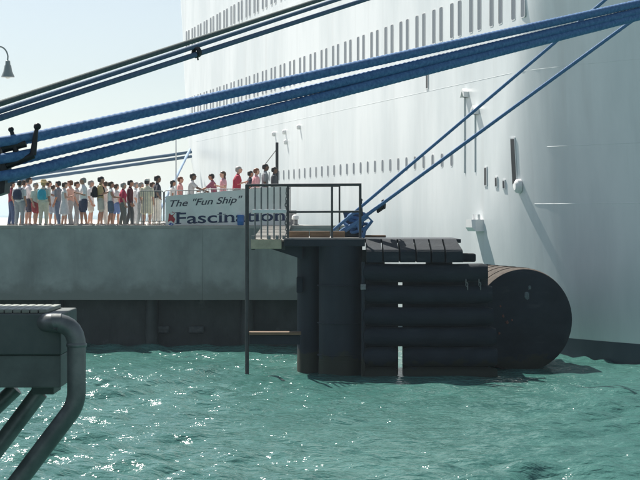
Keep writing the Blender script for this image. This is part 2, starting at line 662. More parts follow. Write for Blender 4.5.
# overboard discharge chute and other fittings low on the bow side
p, n = hull_at(t_of(480), z_of(480, 224))
ch = MB()
fx = Vector((D2.x, D2.y, 0))
ch.rings([[p + n * o_ + fx * a + Vector((0, 0, b)) for a, b in ((-s_, -0.26 + 0.14 * q_), (s_, -0.26 + 0.14 * q_), (s_ * 0.8, 0.16), (-s_ * 0.8, 0.16))] for o_, s_, q_ in ((-0.03, 0.52, 0), (0.30, 0.50, 0.0), (0.42, 0.40, 1.0))])
ship_part(ch, 'discharge_chute', M_white, False)
for a in (-0.3, 0.28):
    kb = MB()
    kb.cyl(p + n * 0.14 + fx * a + Vector((0, 0, 0.12)), p + n * 0.14 + fx * a + Vector((0, 0, 0.34)), 0.06, 0.05, 8)
    ship_part(kb, 'chute_lug', M_white)
p, n = hull_at(t_of(514), z_of(514, 186))
fl = MB()
fl.rings([[p + n * o_ + fx * (s_ * math.cos(a)) + Vector((0, 0, s_ * math.sin(a))) for a in np.linspace(0, 6.283, 11)[:-1]] for o_, s_ in ((-0.02, 0.26), (0.12, 0.24), (0.2, 0.14))])
ship_part(fl, 'discharge_flange', M_white)
for px, py in ((275, 134), (285.5, 132), (300, 127), (287, 142)):
    p, n = hull_at(t_of(px), z_of(px, py))
    fl = MB()
    fl.rings([[p + n * o_ + fx * (s_ * math.cos(a)) + Vector((0, 0, s_ * math.sin(a))) for a in np.linspace(0, 6.283, 9)[:-1]] for o_, s_ in ((-0.02, 0.13), (0.12, 0.13), (0.18, 0.07))])
    ship_part(fl, 'side_lamp', M_white)


# ------------------------------------------------------------------ pier
PZ = 4.28
pier = empty('pier', (-20, 75, 0))
tag(pier, 'long concrete pier with pale sunlit top and dark wet foot', 'pier')
PY = 70.7
PCX = 0.9                                      # the corner that the mooring platform hides


def pier_side(Y, off=0.0):
    return PCX + off - (Y - PY) * TAN


def pier_part(mb, name, m, smooth=False):
    o = mb.build(name, m, None, smooth)
    o.parent = pier
    o.matrix_parent_inverse = Matrix.Translation(pier.location).inverted()
    return o


d = MB()
d.prism([(-90, PY + 0.02), (pier_side(PY + 0.02, -0.02), PY + 0.02), (pier_side(250, -0.02), 250), (-90, 250)], 3.9, PZ)
pier_part(d, 'deck', M_deck)
xs_ = [-90, -62, -44, -30.5, -21.0, -12.6, -4.15, PCX]
for a, b in zip(xs_[:-1], xs_[1:]):
    f_ = MB()
    f_.box((a + 0.003, PY, 1.66), (b - 0.003, PY + 0.8, PZ - 0.05), bev=0.006)
    pier_part(f_, 'fascia_panel', M_fascia)
cp = MB()
cp.box((-90, PY - 0.015, PZ - 0.10), (PCX - 0.005, PY + 0.35, PZ + 0.02), bev=0.012)
pier_part(cp, 'edge_coping', M_conc_light)
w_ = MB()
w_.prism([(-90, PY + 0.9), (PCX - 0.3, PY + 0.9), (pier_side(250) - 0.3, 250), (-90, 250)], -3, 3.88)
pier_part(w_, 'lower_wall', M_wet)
sd = MB()
sd.rings([[Vector((pier_side(y_, o_), y_, z_)) for y_, o_ in ((PY + 0.81, -0.5), (PY + 0.81, -0.01), (248, -0.01), (248, -0.5))] for z_ in (1.66, PZ - 0.06)])
pier_part(sd, 'side_beam', M_fascia)
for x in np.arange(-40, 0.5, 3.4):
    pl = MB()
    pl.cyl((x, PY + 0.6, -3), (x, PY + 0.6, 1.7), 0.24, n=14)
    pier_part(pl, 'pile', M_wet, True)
M_paleblock = mat('grey_block', (0.10, 0.115, 0.115), 0.7, noise=(6, 0.4, 6, U))
for px in (160, 195, 60):  # small grey blocks, paler than the wall behind them
    v = P(px, 331, PY)
    pd = MB()
    pd.box((v.x - 0.28, PY + 0.62, v.z - 0.12), (v.x + 0.28, PY + 0.93, v.z + 0.14), bev=0.05)
    pier_part(pd, 'pale_block', M_paleblock)

# ------------------------------------------------------------------ mooring dolphin
dol = empty('mooring_dolphin', P(330, 375, 58.4))
tag(dol, 'black mooring dolphin of thick piles and stacked fender logs between pier and ship', 'mooring dolphin')


def part(par, mb, name, m, smooth=False):
    o = mb.build(name, m, None, smooth)
    o.parent = par
    o.matrix_parent_inverse = par.matrix_basis.inverted() if par.parent is None else Matrix.Identity(4)
    return o


def bx(x0, x1, y0, y1, Y, depth):
    """box corners from the pixel rectangle of its front face at depth Y"""
    a, b = P(x0, y1, Y), P(x1, y0, Y)
    return (a.x, Y, a.z), (b.x, Y + depth, b.z)


DY = 58.4
pA, pB = P(309, 240, 59.7), P(340.5, 240, 59.0)
for (c, r_) in ((pA, 0.36), (pB, 0.655)):
    mb = MB()
    mb.tube([(c.x, c.y, z) for z in (-3, 0.4, 0.41, 2.0, c.z - 0.16)], [r_, r_, r_ * 0.985, r_ * 0.985, r_ * 0.985], 28)
    part(dol, mb, 'pile', M_tar, True)
for (x, y) in ((P(372, 0, 61).x, 61.2), (P(440, 0, 61).x, 61.4), (P(335, 0, 62).x, 62.4), (P(440, 0, 59).x, 59.5)):
    mb = MB()
    mb.cyl((x, y, -3), (x, y, 3.6), 0.4, n=20)
    part(dol, mb, 'pile', M_tar, True)
for zc in (0.55, 1.5, 2.6):
    mb = MB()
    mb.tube([(pB.x + 0.672 * math.cos(a), pB.y + 0.672 * math.sin(a), zc) for a in np.linspace(0, 6.283, 29)[:-1]], 0.022, 6, closed=True)
    part(dol, mb, 'pile_band', M_tar, True)
mb = MB()
a, b = bx(284, 365, 239, 246.5, DY, 5.0)
mb.box(a, b, bev=0.02)
DKZ = b[2]
part(dol, mb, 'deck_slab', M_tar)
mb = MB()
mb.box((a[0] + 0.04, DY + 0.1, DKZ), (b[0] - 0.05, DY + 4.9, DKZ + 0.03))
part(dol, mb, 'deck_surface', M_conc_light)
mb = MB()
mb.box(*bx(365.3, 461, 239, 243, DY + 0.55, 4.0), bev=0.02)
part(dol, mb, 'deck_slab', M_tar)
# timber kerb
for x0, x1 in ((289, 309), (309.6, 330), (330.6, 345)):
    mb = MB()
    mb.box((P(x0, 0, 59.2).x, 59.2, DKZ + 0.03), (P(x1, 0, 59.2).x, 59.45, DKZ + 0.22), bev=0.02)
    part(dol, mb, 'kerb_timber', M_timber)
mb = MB()
mb.box((P(361, 0, 59.8).x, 59.8, DKZ + 0.03), (P(386, 0, 59.8).x, 60.1, DKZ + 0.10), bev=0.02)
part(dol, mb, 'kerb_timber', M_timber)
# bracket under the walkway end
mb = MB()
q = [P(262, 246, 59.0), P(302, 246, 59.0), P(302, 259, 59.0)]
mb.rings([[v + Vector((0, o_, 0)) for v in q] for o_ in (0, 0.5)])
part(dol, mb, 'bracket', M_tar)
mb = MB()
mb.box(*bx(296.5, 303, 277, 293, 59.15, 0.5), bev=0.03)
part(dol, mb, 'pile_block', M_rubber)
# six rubber fender blocks with a sloped upper face
ex = [365.5, 381.5, 398, 414.5, 429.5, 443.5, 458]
for i in range(6):
    x0, x1 = ex[i] + 0.9, ex[i + 1] - 0.9
    lean = 5.0 if i == 5 else 1.2
    mb = MB()
    rs = []
    for (ya, yd, sh) in ((262, -0.35, 1.0), (251.5, -0.35, 1.0), (249.5, -0.30, 0.9), (241.5, 0.28, 0.12), (239.4, 0.42, 0.0), (239.4, 0.95, 0.0), (262, 0.95, 1.0)):
        s0 = lean * sh if i == 5 else 1.2 * sh
        l_ = P(x0 + (1.2 * sh if i else 0), ya, DY)
        r_ = P(x1 + s0, ya, DY)
        rs.append((Vector((l_.x, DY + yd, l_.z)), Vector((r_.x, DY + yd, r_.z))))
    mb.rings([[a_ for a_, _ in rs], [b_ for _, b_ in rs]])
    part(dol, mb, 'fender_block', M_rubber)
# fender logs: long rubber cylinders lying one over the other
def log_(x0, x1, y0, y1, Y, name='fender_log', sag=0.0):
    c0, c1 = P(x0, (y0 + y1) / 2, Y), P(x1, (y0 + y1) / 2, Y)
    r_ = (y1 - y0) / 2 / FPX * Y
    pts, rr = [], []
    for k in range(25):
        u = k / 24.0
        pts.append(c0.lerp(c1, u) + Vector((0, 0, -sag * 4 * u * (1 - u))))
        e = min(u, 1 - u) * (c1 - c0).length
        rr.append(r_ * (0.80 + 0.20 * min(1, e / 0.16)))
    mb = MB()
    mb.tube(pts, rr, 22)
    return part(dol, mb, name, M_rubber, True)


log_(363.5, 487.5, 263, 281.5, 58.3, sag=0.03)
log_(363.5, 492, 284.5, 303.5, 58.35, sag=0.02)
log_(363.5, 493, 306.5, 325.5, 58.3, sag=0.02)
log_(363.5, 496, 326.5, 346, 58.3, sag=0.02)
log_(364, 397, 346.8, 366.5, 58.3)
log_(403.5, 497, 346.8, 366.5, 58.3)
log_(364, 397, 367, 386.5, 58.3)
log_(403.5, 497, 367, 386.5, 58.3)
mb = MB()
mb.box(*bx(366, 398.2, 264, 402, 59.0, 0.2))
part(dol, mb, 'backing_panel', M_tar)
mb = MB()
mb.box(*bx(402.6, 488, 264, 402, 59.0, 0.2))
part(dol, mb, 'backing_panel', M_tar)
for px in (363.0,):
    mb = MB()
    mb.cyl(P(px, 262, 58.15), P(px, 385, 58.15), 0.055, n=8)
    part(dol, mb, 'corner_pipe', M_tar, True)
    mb = MB()
    mb.box(*bx(360.5, 366, 284, 290, 58.02, 0.14), bev=0.02)
    part(dol, mb, 'pipe_clamp', M_galv)
# chain hangers from the top log
for px in (466, 479):
    for j in range(3):
        c = P(px + 0.8 * j, 281 + 3.4 * j, 58.1)
        mb = MB()
        mb.tube([(c.x + 0.03 * math.cos(a) * (1 if j % 2 else 0.2), c.y + 0.03 * math.cos(a) * (0.2 if j % 2 else 1), c.z + 0.06 * math.sin(a)) for a in np.linspace(0, 6.283, 11)[:-1]], 0.014, 6, closed=True)
        part(dol, mb, 'chain_link', M_galv, True)
mb = MB()
mb.box(*bx(461, 476, 253.5, 262, DY + 0.3, 0.6), bev=0.05)
part(dol, mb, 'end_block', M_rubber)

# railing with its long corner pole that runs down into the water
rail = empty('platform_railing', P(288, 240, 59.0))
tag(rail, 'tall grey pipe railing along the edge of the mooring platform', 'railing')
RY = 58.62
mb = MB()
c = P(247, 185, RY)
mb.tube([c, (c.x, c.y, -2.5)], 0.058, 10)
part(rail, mb, 'corner_pole', M_darksteel, True)
for px, top, rr_ in ((288, 185, 0.035), (332, 185, 0.033), (360.2, 185, 0.04)):
    c = P(px, top, RY)
    mb = MB()
    mb.cyl(c, (c.x, c.y, DKZ), rr_, n=8)
    part(rail, mb, 'post', M_darksteel, True)
c0, c1 = P(245.5, 185.3, RY), P(361.5, 184.6, RY)
mb = MB()
mb.cyl(c0, c1, 0.042, n=8)
part(rail, mb, 'top_rail', M_darksteel, True)
c0, c1 = P(288, 212, RY + 0.01), P(361, 211.6, RY + 0.01)
mb = MB()
mb.cyl(c0, c1, 0.032, n=8)
part(rail, mb, 'middle_rail', M_darksteel, True)
# railing of the far side of the platform
c0, c1 = P(288, 187, 62.8), P(340, 187, 62.8)
for px in (339.5,):
    c = P(px, 186, 62.8)
    mb = MB()
    mb.cyl(c, (c.x, c.y, DKZ), 0.028, n=8)
    part(rail, mb, 'post', M_darksteel, True)
mb = MB()
mb.cyl(P(288, 186, 62.8), P(340, 186, 62.8), 0.028, n=8)
part(rail, mb, 'top_rail', M_darksteel, True)
# chain that closes the walkway side
for j in range(16):
    c = P(286.6 + 0.5 * math.sin(j), 190 + 3.0 * j, RY + 0.09)
    mb = MB()
    mb.tube([(c.x + 0.032 * math.cos(a) * (1 if j % 2 else 0.3), c.y + 0.032 * math.cos(a) * (0.3 if j % 2 else 1), c.z + 0.062 * math.sin(a)) for a in np.linspace(0, 6.283, 11)[:-1]], 0.016, 5, closed=True)
    part(rail, mb, 'chain_link', M_galv, True)

# walkway from the pier to the platform
wk = empty('walkway_gangplank', P(268, 245, 60))
tag(wk, 'short walkway with pale front edge and white picket sides leading to the mooring platform', 'walkway')
WZ = P(0, 240, RY).z
xa, xb = P(251, 0, RY).x, P(285, 0, RY).x
mb = MB()
mb.box((xa, RY + 0.02, WZ - 0.26), (xb - 0.1, RY + 0.32, WZ + 0.02), bev=0.015)
part(wk, mb, 'front_beam', mat('buff_concrete', (0.50, 0.44, 0.33), 0.8, noise=(4, 0.7, 6, U)))
for k in range(14):
    y0 = RY + 0.36 + k * 0.86
    mb = MB()
    mb.box((xa, y0, WZ - 0.05 + 0.028 * k), (xb, y0 + 0.83, WZ + 0.028 * k), bev=0.01)
    part(wk, mb, 'deck_plank', M_conc_light)
for x in (xa + 0.05, xb - 0.05):
    mb = MB()
    mb.rings([[Vector((x + dx, y, z)) for dx, z in ((-0.05, zz - 0.3), (0.05, zz - 0.3), (0.05, zz - 0.06), (-0.05, zz - 0.06))] for y, zz in ((RY + 0.34, WZ), (PY - 0.03, WZ + 0.39))])
    part(wk, mb, 'side_girder', M_darksteel)
for px in (255, 261.2, 267.6, 274, 280.3):
    c = P(px, 187, RY + 0.12)
    mb = MB()
    mb.cyl(c, (c.x, c.y, WZ), 0.026, n=6)
    part(wk, mb, 'picket', M_galv, True)
mb = MB()
mb.box(*bx(252.5, 286.5, 209.6, 213.0, RY + 0.02, 0.05), bev=0.01)
part(wk, mb, 'middle_board', M_white)
for px, py in ((253, 238), (269, 238), (277, 237.8), (284, 238)):
    mb = MB()
    mb.box(*bx(px - 1.6, px + 1.6, py - 2.2, py + 1.6, RY + 0.03, 0.14), bev=0.01)
    part(wk, mb, 'picket_foot', M_galv)
# low stage bar between the corner pole and the first pile
mb = MB()
mb.box(*bx(248.8, 301, 332.2, 335.0, RY - 0.1, 0.5), bev=0.01)
part(wk, mb, 'low_stage_board', M_timber)
mb = MB()
mb.box(*bx(249.4, 300, 335.2, 344.5, RY + 0.1, 0.25), bev=0.02)
part(wk, mb, 'low_stage_beam', M_tar)

# big floating fender against the ship's side
AX = Vector((D2.x, D2.y, 0))
c = P(525, 320.5, 60.6)
RD = 52.5 / FPX * 60.6
fd = empty('floating_fender', c)
tag(fd, 'giant round black rubber fender pressed between the fender logs and the ship', 'fender')
mb = MB()
prof = [(0.0, 0.0), (-0.02, 0.24), (0.0, 0.26), (0.0, 0.80), (0.03, 0.90), (0.12, 0.975), (0.28, 1.0), (4.6, 1.0), (4.85, 0.95), (5.0, 0.8), (5.0, 0.0)]
side_ = AX.cross(Vector((0, 0, 1)))
rs = []
for (x, r_) in prof:
    r_ = max(r_, 0.004)
    rs.append([c + AX * x + (side_ * math.cos(a) + Vector((0, 0, 1)) * math.sin(a)) * RD * r_ for a in np.linspace(0, 6.283185, 57)[:-1]])
mb.rings(rs[:6])
mb.rings(rs[5:], 1)
part(fd, mb, 'drum', [M_rubber, mat('worn_brown_rubber', (0.10, 0.082, 0.068), 0.85, noise=(6, 0.5, 5, U), spec=0.2)], True)
for k in range(5):
    mb = MB()
    xk = 0.7 + 0.85 * k
    mb.tube([c + AX * xk + (side_ * math.cos(a) + Vector((0, 0, 1)) * math.sin(a)) * (RD - 0.01) for a in np.linspace(0, 6.283185, 57)[:-1]], 0.030, 6, closed=True)
    part(fd, mb, 'tread_ring', mat('worn_brown_rubber', (0.14, 0.11, 0.09), 0.8, noise=(6, 0.5, 5, U)), True)
M_rust = mat('rust_patch', (0.16, 0.055, 0.04), 0.8, noise=(30, 0.4, 4, U))
M_pale = mat('pale_scuff', (0.14, 0.18, 0.20), 0.7, noise=(30, 0.4, 4, U))
for px, py, r_, m_ in ((503, 316, 0.05, M_rust), (507, 322.5, 0.06, M_rust), (499, 333, 0.04, M_rust), (512, 320, 0.035, M_rust), (491, 297, 0.05, M_rust), (527, 296, 0.10, M_pale), (530, 288, 0.06, M_pale), (500, 306, 0.035, M_rust)):
    v = P(px, py, 60.5)
    s_ = (v.x - c.x) / side_.x
    base = c + side_ * s_ + Vector((0, 0, v.z - c.z)) - AX * 0.004
    mb = MB()
    mb.rings([[base + AX * o_ + (side_ * math.cos(a) + Vector((0, 0, 1)) * math.sin(a) * 1.3) * r_ * k_ * random.uniform(0.6, 1.2) for a in np.linspace(0, 6.283, 10)[:-1]] for o_, k_ in ((0.01, 1.0), (-0.025, 0.7))])
    part(fd, mb, 'scuff_lug', m_, True)


# ------------------------------------------------------------------ ropes
def rope_mat(name, ca, cb):
    return two_noise(name, ca, cb, 40, U, 0.75, 160, 0.5, 0.004, 0.3, 0.7)


M_rope = rope_mat('blue_rope', (0.028, 0.10, 0.25), (0.09, 0.22, 0.42))
M_rope2 = rope_mat('navy_rope', (0.035, 0.085, 0.155), (0.075, 0.14, 0.22))
M_ropeg = rope_mat('green_grey_rope', (0.045, 0.07, 0.075), (0.10, 0.135, 0.125))
M_ropel = rope_mat('pale_blue_rope', (0.16, 0.26, 0.42), (0.30, 0.40, 0.55))


def rope(name, a, b, r, m, label, sag=0.0, pitch=0.35, group=None, far=False, fuzz=1.0, step=None):
    """three-strand twisted rope from a to b with a little sag"""
    a, b = Vector(a), Vector(b)
    L = (b - a).length
    t = (b - a).normalized()
    u = t.cross(Vector((0, 0, 1))).normalized()
    w = u.cross(t)
    n = 12
    verts = []
    s = 0.0
    st = step or (pitch / 11.0)
    ss = []
    while s < L:
        ss.append(s)
        s += st * (1 + s * 0.045)
    ss.append(L)
    for s in ss:
        k = s / L
        c_ = a + t * s + Vector((0, 0, -sag * 4 * k * (1 - k)))
        tw = 2 * math.pi * s / pitch
        wob = 1 + 0.015 * math.sin(s * 1.7 + a.x * 9) * fuzz
        ring = []
        for i in range(n):
            th = 2 * math.pi * i / n
            rad = r * wob * (1 + 0.06 * math.cos(3 * (th - tw)))
            ring.append(c_ + (u * math.cos(th) + w * math.sin(th)) * rad)
        verts.append(ring)
    mb = MB()
    mb.rings(verts)
    o = mb.build(name, m, None, True)
    tag(o, label, 'rope', group)
    return o


def to_hull(a, b, maxlen=90):
    """continue the line a-b until it meets the ship's side"""
    a, b = Vector(a), Vector(b)
    t = (b - a).normalized()
    s = (b - a).length
    while s < maxlen:
        p_ = a + t * s
        rel = Vector((p_.x - OX, p_.y - OY))
        tt, qq = rel.dot(D2), rel.dot(IN2)
        if tt > bow_par(p_.z)[1] and 0 <= p_.z <= ZTOP and qq >= inset(tt, p_.z) and qq < 2 * HB:
            return p_
        s += 0.05
    return a + t * 46


G_THICK = 'thick mooring lines crossing in front of the ship'
HY = 11.5
thick = (('T', (2, 144), (640, 3.0), 0.032, 'uppermost of three thick blue ropes running right from the hook at left edge'),
         ('M', (2, 163.5), (640, 11.0), 0.032, 'middle one of three thick blue ropes running right from the hook at left edge'),
         ('B', (4, 178.0), (640, 16.0), 0.034, 'lowest of three thick blue ropes, its left end just above the queue'))
fair = []
for kx, a_, b_, r_, lab in thick:
    a, b = P(*a_, HY), P(*b_, 16.4)
    e = to_hull(a, b)
    fair.append(e)
    rope('mooring_rope', a, e, r_, M_rope, lab, sag=0.0, pitch=0.15, group=G_THICK)
a, b = P(0, 103.5, 14.0), P(319, 0, 20.0)
t = (b - a).normalized()
st_ = a - t * ((a.z - 5.0) / t.z)
e = to_hull(a, b)
fair.append(e)
rope('mooring_rope', st_, e, 0.022, M_ropeg, 'thin greenish rope, topmost of all the ropes at upper left', pitch=0.12, group='slim mooring lines at upper left')
a, b = P(0, 118, 13.5), P(364, 0, 20.0)
t = (b - a).normalized()
st2 = a - t * ((a.z - 4.98) / t.z)
e = to_hull(a, b)
fair.append(e)
rope('mooring_rope', st2, e, 0.0215, M_rope2, 'blue rope just below the greenish one at upper left, lower strand of the doubled pair', pitch=0.12, group='slim mooring lines at upper left')
a3, b3 = P(0, 115.4, 13.55), P(358, 0, 20.0)
rope('mooring_rope', st2 + Vector((0.0, 0.05, 0.04)), e + Vector((0, 0, 0.18)), 0.019, M_rope2, 'blue rope just below the greenish one at upper left, upper strand of the doubled pair', pitch=0.12, group='slim mooring lines at upper left', sag=-0.05)
kn = a + (b - a) * 0
# the lashing that holds the doubled ropes together
s_ = 0.0
best = None
while s_ < 12:
    p_ = st2 + t * s_
    if abs(320 + FPX * p_.x / p_.y - 196) < 1.2:
        best = p_
    s_ += 0.01
if best is not None:
    mb = MB()
    for k in range(4):
        c_ = best + t * (k * 0.014 - 0.03)
        u = t.cross(Vector((0, 0, 1))).normalized()
        w2 = u.cross(t)
        mb.tube([c_ + Vector((0, 0, 0.015)) + (u * math.cos(x) * 0.026 + w2 * math.sin(x) * 0.036) for x in np.linspace(0, 6.283, 13)[:-1]], 0.011, 6, closed=True)
    mb.tube([best, best + Vector((0.005, 0, -0.03)), best + Vector((0.008, 0, -0.05))], 0.007, 6)
    tag(mb.build('rope_lashing', M_iron, None, True), 'dark lashing knotted round the doubled blue rope above the people', 'lashing')

# lines from the dolphin's hooks up to the bow
a, b = P(333, 230.5, 59.6), P(600, 4.5, 60.0)
far_b = P(690, -71, 55)
e = to_hull(a, a + (P(604, 1, 57.5) - a))
rope('mooring_rope', a, e, 0.047, M_rope, 'slender blue rope from mooring platform to ship, the left and steeper of two', pitch=0.45, group='lines from the mooring platform', step=0.06)
a2 = P(345, 231, 59.4)
e2 = to_hull(a2, a2 + (P(640, 15, 57.5) - a2))
rope('mooring_rope', a2, e2, 0.052, M_rope, 'slender blue rope from mooring platform to ship, the right and flatter of two', pitch=0.45, group='lines from the mooring platform', step=0.06)
fair += [e, e2]
for p_ in fair:
    rel = Vector((p_.x - OX, p_.y - OY))
    tt = rel.dot(D2)
    q_, n = hull_at(tt, p_.z)
    mb = MB()
    ax = n
    u = Vector((0, 0, 1))
    u = (u - ax * u.dot(ax)).normalized()
    w2 = ax.cross(u)
    mb.tube([q_ + ax * 0.03 + (u * math.cos(x) * 0.22 + w2 * math.sin(x) * 0.36) for x in np.linspace(0, 6.283, 17)[:-1]], 0.07, 8, closed=True)
    ship_part(mb, 'fairlead', M_galv)

# stern lines and a thin strap far behind the queue
sa, sb = P(191, 152, 132), P(-300, 222, 100)
G_ST = 'stern lines behind the queue'
rope('mooring_rope', sa, sb, 0.10, M_rope2, 'distant grey-blue stern line sloping behind the queue, the upper of two', pitch=1.2, group=G_ST, step=0.4)
rope('mooring_rope', P(191, 156.5, 132), P(-300, 226, 98), 0.10, M_rope2, 'distant grey-blue stern line sloping behind the queue, the lower of two', pitch=1.2, group=G_ST, step=0.4)
rope('mooring_rope', P(190, 149.5, 131), (P(154, 186, 110).x, 110, PZ), 0.085, M_ropel, 'pale blue rope running steeply down from the stern behind the black shirt', pitch=1.2, group=G_ST, step=0.4)
M_lamp0 = mat('pale_mast_paint', (0.45, 0.48, 0.5), 0.5)
for px, y0, y1, Yd, lab in ((176, 143, 225, 112, 'thin grey mast rising behind the queue, left of the far ship end'),):
    mb = MB()
    c = P(px, y0, Yd)
    mb.tube([(c.x, c.y, PZ), (c.x, c.y, c.z + 1.2)], [0.05, 0.03], 8)
    tag(mb.build('signal_mast', M_lamp0, None, True), lab, 'mast')
# hooks and rope coils on the mooring platform
hk = empty('mooring_hook', P(352, 238, 59.6))
tag(hk, 'dark blue mooring hook heaped with rope on the mooring platform', 'mooring hook')
mb = MB()
mb.box((P(341, 0, 60).x, 59.75, DKZ + 0.03), (P(364, 0, 60).x, 60.5, DKZ + 0.22), bev=0.03)
part(hk, mb, 'base_plate', M_iron)
mb = MB()
q = [P(343, 212.5, 60.1), P(361, 212.5, 60.1), P(364, 221, 60.1), P(362, 236, 60.1), P(344, 236, 60.1), P(346, 224, 60.1)]
mb.rings([[v + Vector((0, o_, 0)) for v in q] for o_ in (-0.22, 0.25)])
part(hk, mb, 'hook_body', mat('navy_enamel', (0.02, 0.05, 0.12), 0.5, noise=(8, 0.6, 4, U)))
for k, (px, py) in enumerate(((353, 222), (360, 228), (349, 228), (357, 217))):
    mb = MB()
    c = P(px, py, 59.8)
    mb.tube([(c.x + 0.26 * math.cos(x), c.y - 0.05 + 0.12 * math.sin(x), c.z + 0.13 * math.sin(x + k)) for x in np.linspace(0, 6.283, 19)[:-1]], 0.05, 8, closed=True)
    part(hk, mb, 'rope_coil', M_rope, True)
for px, py, py2 in ((361, 200, 222), (383, 201, 209)):
    mb = MB()
    mb.cyl(P(px, py, 59.5), P(px + 1.5, py2, 59.5), 0.03, n=8)
    mb.ball(P(px, py, 59.5), 0.05)
    part(hk, mb, 'release_lever', M_iron, True)
mb = MB()
for k in range(5):
    c = P(378 + k * 1.6, 209.5 - 1.1 * k, 59.3)
    mb.tube([(c.x + 0.02 * math.cos(x), c.y + 0.085 * math.cos(x), c.z + 0.085 * math.sin(x)) for x in np.linspace(0, 6.283, 11)[:-1]], 0.03, 6, closed=True)
part(hk, mb, 'rope_whipping', M_iron, True)
mb = MB()
mb.tube([P(362, 238, 59.3), P(358, 224, 59.3), P(368, 217, 59.3), P(372, 221, 59.3), P(365, 230, 59.3), P(363, 238, 59.3)], 0.05, 8)
part(hk, mb, 'rope_tail', M_rope, True)

# ------------------------------------------------------------------ near side: quay corner, hooks, catwalk
quay = empty('near_quay', (-5, 11.5, 0))
tag(quay, 'concrete quay block carrying the mooring hooks at the left edge', 'quay')
mb = MB()
mb.box((-9, 9.0, 3.3), (-2.6, 14.2, 4.18), bev=0.03)
part(quay, mb, 'deck', M_conc_light)
for x, y in ((-8, 10), (-8, 13.5), (-3.2, 10), (-3.2, 13.5)):
    mb = MB()
    mb.cyl((x, y, -3), (x, y, 3.32), 0.3, n=16)
    part(quay, mb, 'pile', M_wet, True)

hook = empty('quick_release_hook', (-2.8, HY, 4.18))
tag(hook, 'dark quick release hook with two ball levers holding three thick ropes', 'mooring hook')
mb = MB()
mb.tube([(-2.8, HY, 4.18), (-2.8, HY, 4.24), (-2.8, HY, 4.25), (-2.8, HY, 4.75)], [0.24, 0.24, 0.17, 0.15], 18)
part(hook, mb, 'pedestal', M_iron, True)
mb = MB()
q = [P(-195, 150, HY), P(-40, 138, HY), P(-6, 139, HY), P(2, 150, HY), P(9, 168, HY), P(7, 193, HY), P(-2, 196, HY), P(-40, 200, HY), P(-195, 208, HY)]
mb.rings([[v + Vector((0, o_, 0)) for v in q] for o_ in (-0.10, 0.10)])
part(hook, mb, 'body', M_iron)
for py in (143, 160, 177):
    mb = MB()
    c = P(-6, py, HY)
    path = []
    for x in np.linspace(-1.15, 1.15, 9):
        path.append(c + Vector((-0.085 * math.cos(x * 1.3) + 0.02, 0.13 * math.sin(x * 1.3), 0)))
    for s2 in (1, -1):
        pass
    dirr = (P(640, py * 0.08, 16.4) - P(4, py, HY)).normalized()
    loop = [P(34, py - 7.4, HY) + dirr * 0] + [c + Vector((0.10, 0.06, 0.01)), c + Vector((0.0, 0.10, 0)), c + Vector((-0.07, 0.05, 0)), c + Vector((-0.09, -0.02, 0)), c + Vector((-0.05, -0.10, 0)), c + Vector((0.04, -0.12, 0)), c + Vector((0.12, -0.07, 0.015))] + [P(34, py - 7.0, HY - 0.02)]
    mb.tube(loop, 0.030, 10)
    part(hook, mb, 'rope_eye', M_rope, True)
for px, py, bx_, by_, r_ in ((11, 129.5, 17, 158, 0.017), (37.3, 126.5, 33, 155, 0.022)):
    mb = MB()
    mb.tube([P(px, py, HY - 0.06), P((px * 0.6 + bx_ * 0.4), py + 8, HY - 0.06), P(bx_, by_, HY - 0.06)], [0.010, 0.014, 0.019], 10)
    c = P(px, py, HY - 0.06)
    mb.ball(c, (r_, r_, r_ * 0.95))
    part(hook, mb, 'ball_lever', M_iron, True)
for a_, b_, r_ in (((2, 148), (26, 143), 0.030), ((4, 166), (34, 155), 0.026), ((17, 158), (33, 155), 0.02)):
    mb = MB()
    mb.tube([P(*a_, HY - 0.05), P(*b_, HY - 0.05)], [r_, r_ * 0.8], 10)
    part(hook, mb, 'hook_arm', M_iron, True)

bitt = empty('double_bollard', (-2.9, 12.0, 4.18))
tag(bitt, 'double iron bollard on the near quay holding the slim ropes', 'bollard')
for x in (-3.05, -2.72):
    mb = MB()
    mb.tube([(x, 12.0, 4.18), (x, 12.0, 4.3), (x, 12.0, 4.98), (x, 12.0, 5.0), (x, 12.0, 5.1), (x, 12.0, 5.13)], [0.16, 0.12, 0.11, 0.15, 0.15, 0.10], 18)
    part(bitt, mb, 'post', M_iron, True)
for x, z in ((-3.05, 4.9), (-2.72, 4.92), (-3.05, 4.83), (-2.72, 4.85)):
    mb = MB()
    mb.tube([(x + 0.135 * math.cos(a), 12.0 + 0.135 * math.sin(a), z + 0.01 * math.sin(a)) for a in np.linspace(0, 6.283, 19)[:-1]], 0.026, 8, closed=True)
    part(bitt, mb, 'rope_turn', M_rope2, True)

cat = empty('near_catwalk', P(30, 310, 10.8))
tag(cat, 'grey steel catwalk end with bent pipe guard in the lower left corner', 'catwalk')
CY = 10.75
M_cat = two_noise('grey_green_steel', (0.060, 0.078, 0.076), (0.090, 0.110, 0.104), 4.0, U, 0.6, 18, 0.25, 0.008, extra=(7.0, (1, 1, 0.5), (0.075, 0.050, 0.034), 0.62, 0.72))
M_cat2 = mat('grey_green_steel_light', (0.12, 0.145, 0.138), 0.55, 0.1, noise=(5, 0.6, 6, U), bump=(18, 0.2, 0.01))
M_pipe = two_noise('grey_pipe', (0.085, 0.10, 0.10), (0.16, 0.175, 0.172), 6.0, U, 0.36, 24, 0.2, 0.004, extra=(9.0, U, (0.085, 0.05, 0.03), 0.66, 0.74))
M_pipe.node_tree.nodes['Principled BSDF'].inputs['Metallic'].default_value = 0.35
zt = P(0, 311.5, CY).z
xr = P(61, 0, CY).x
mb = MB()
lo = P(0, 355, CY).z
mb.box((-2.62, CY, lo), (xr, CY + 0.7, zt - 0.012), bev=0.008)
part(cat, mb, 'fascia', M_cat)
mb = MB()
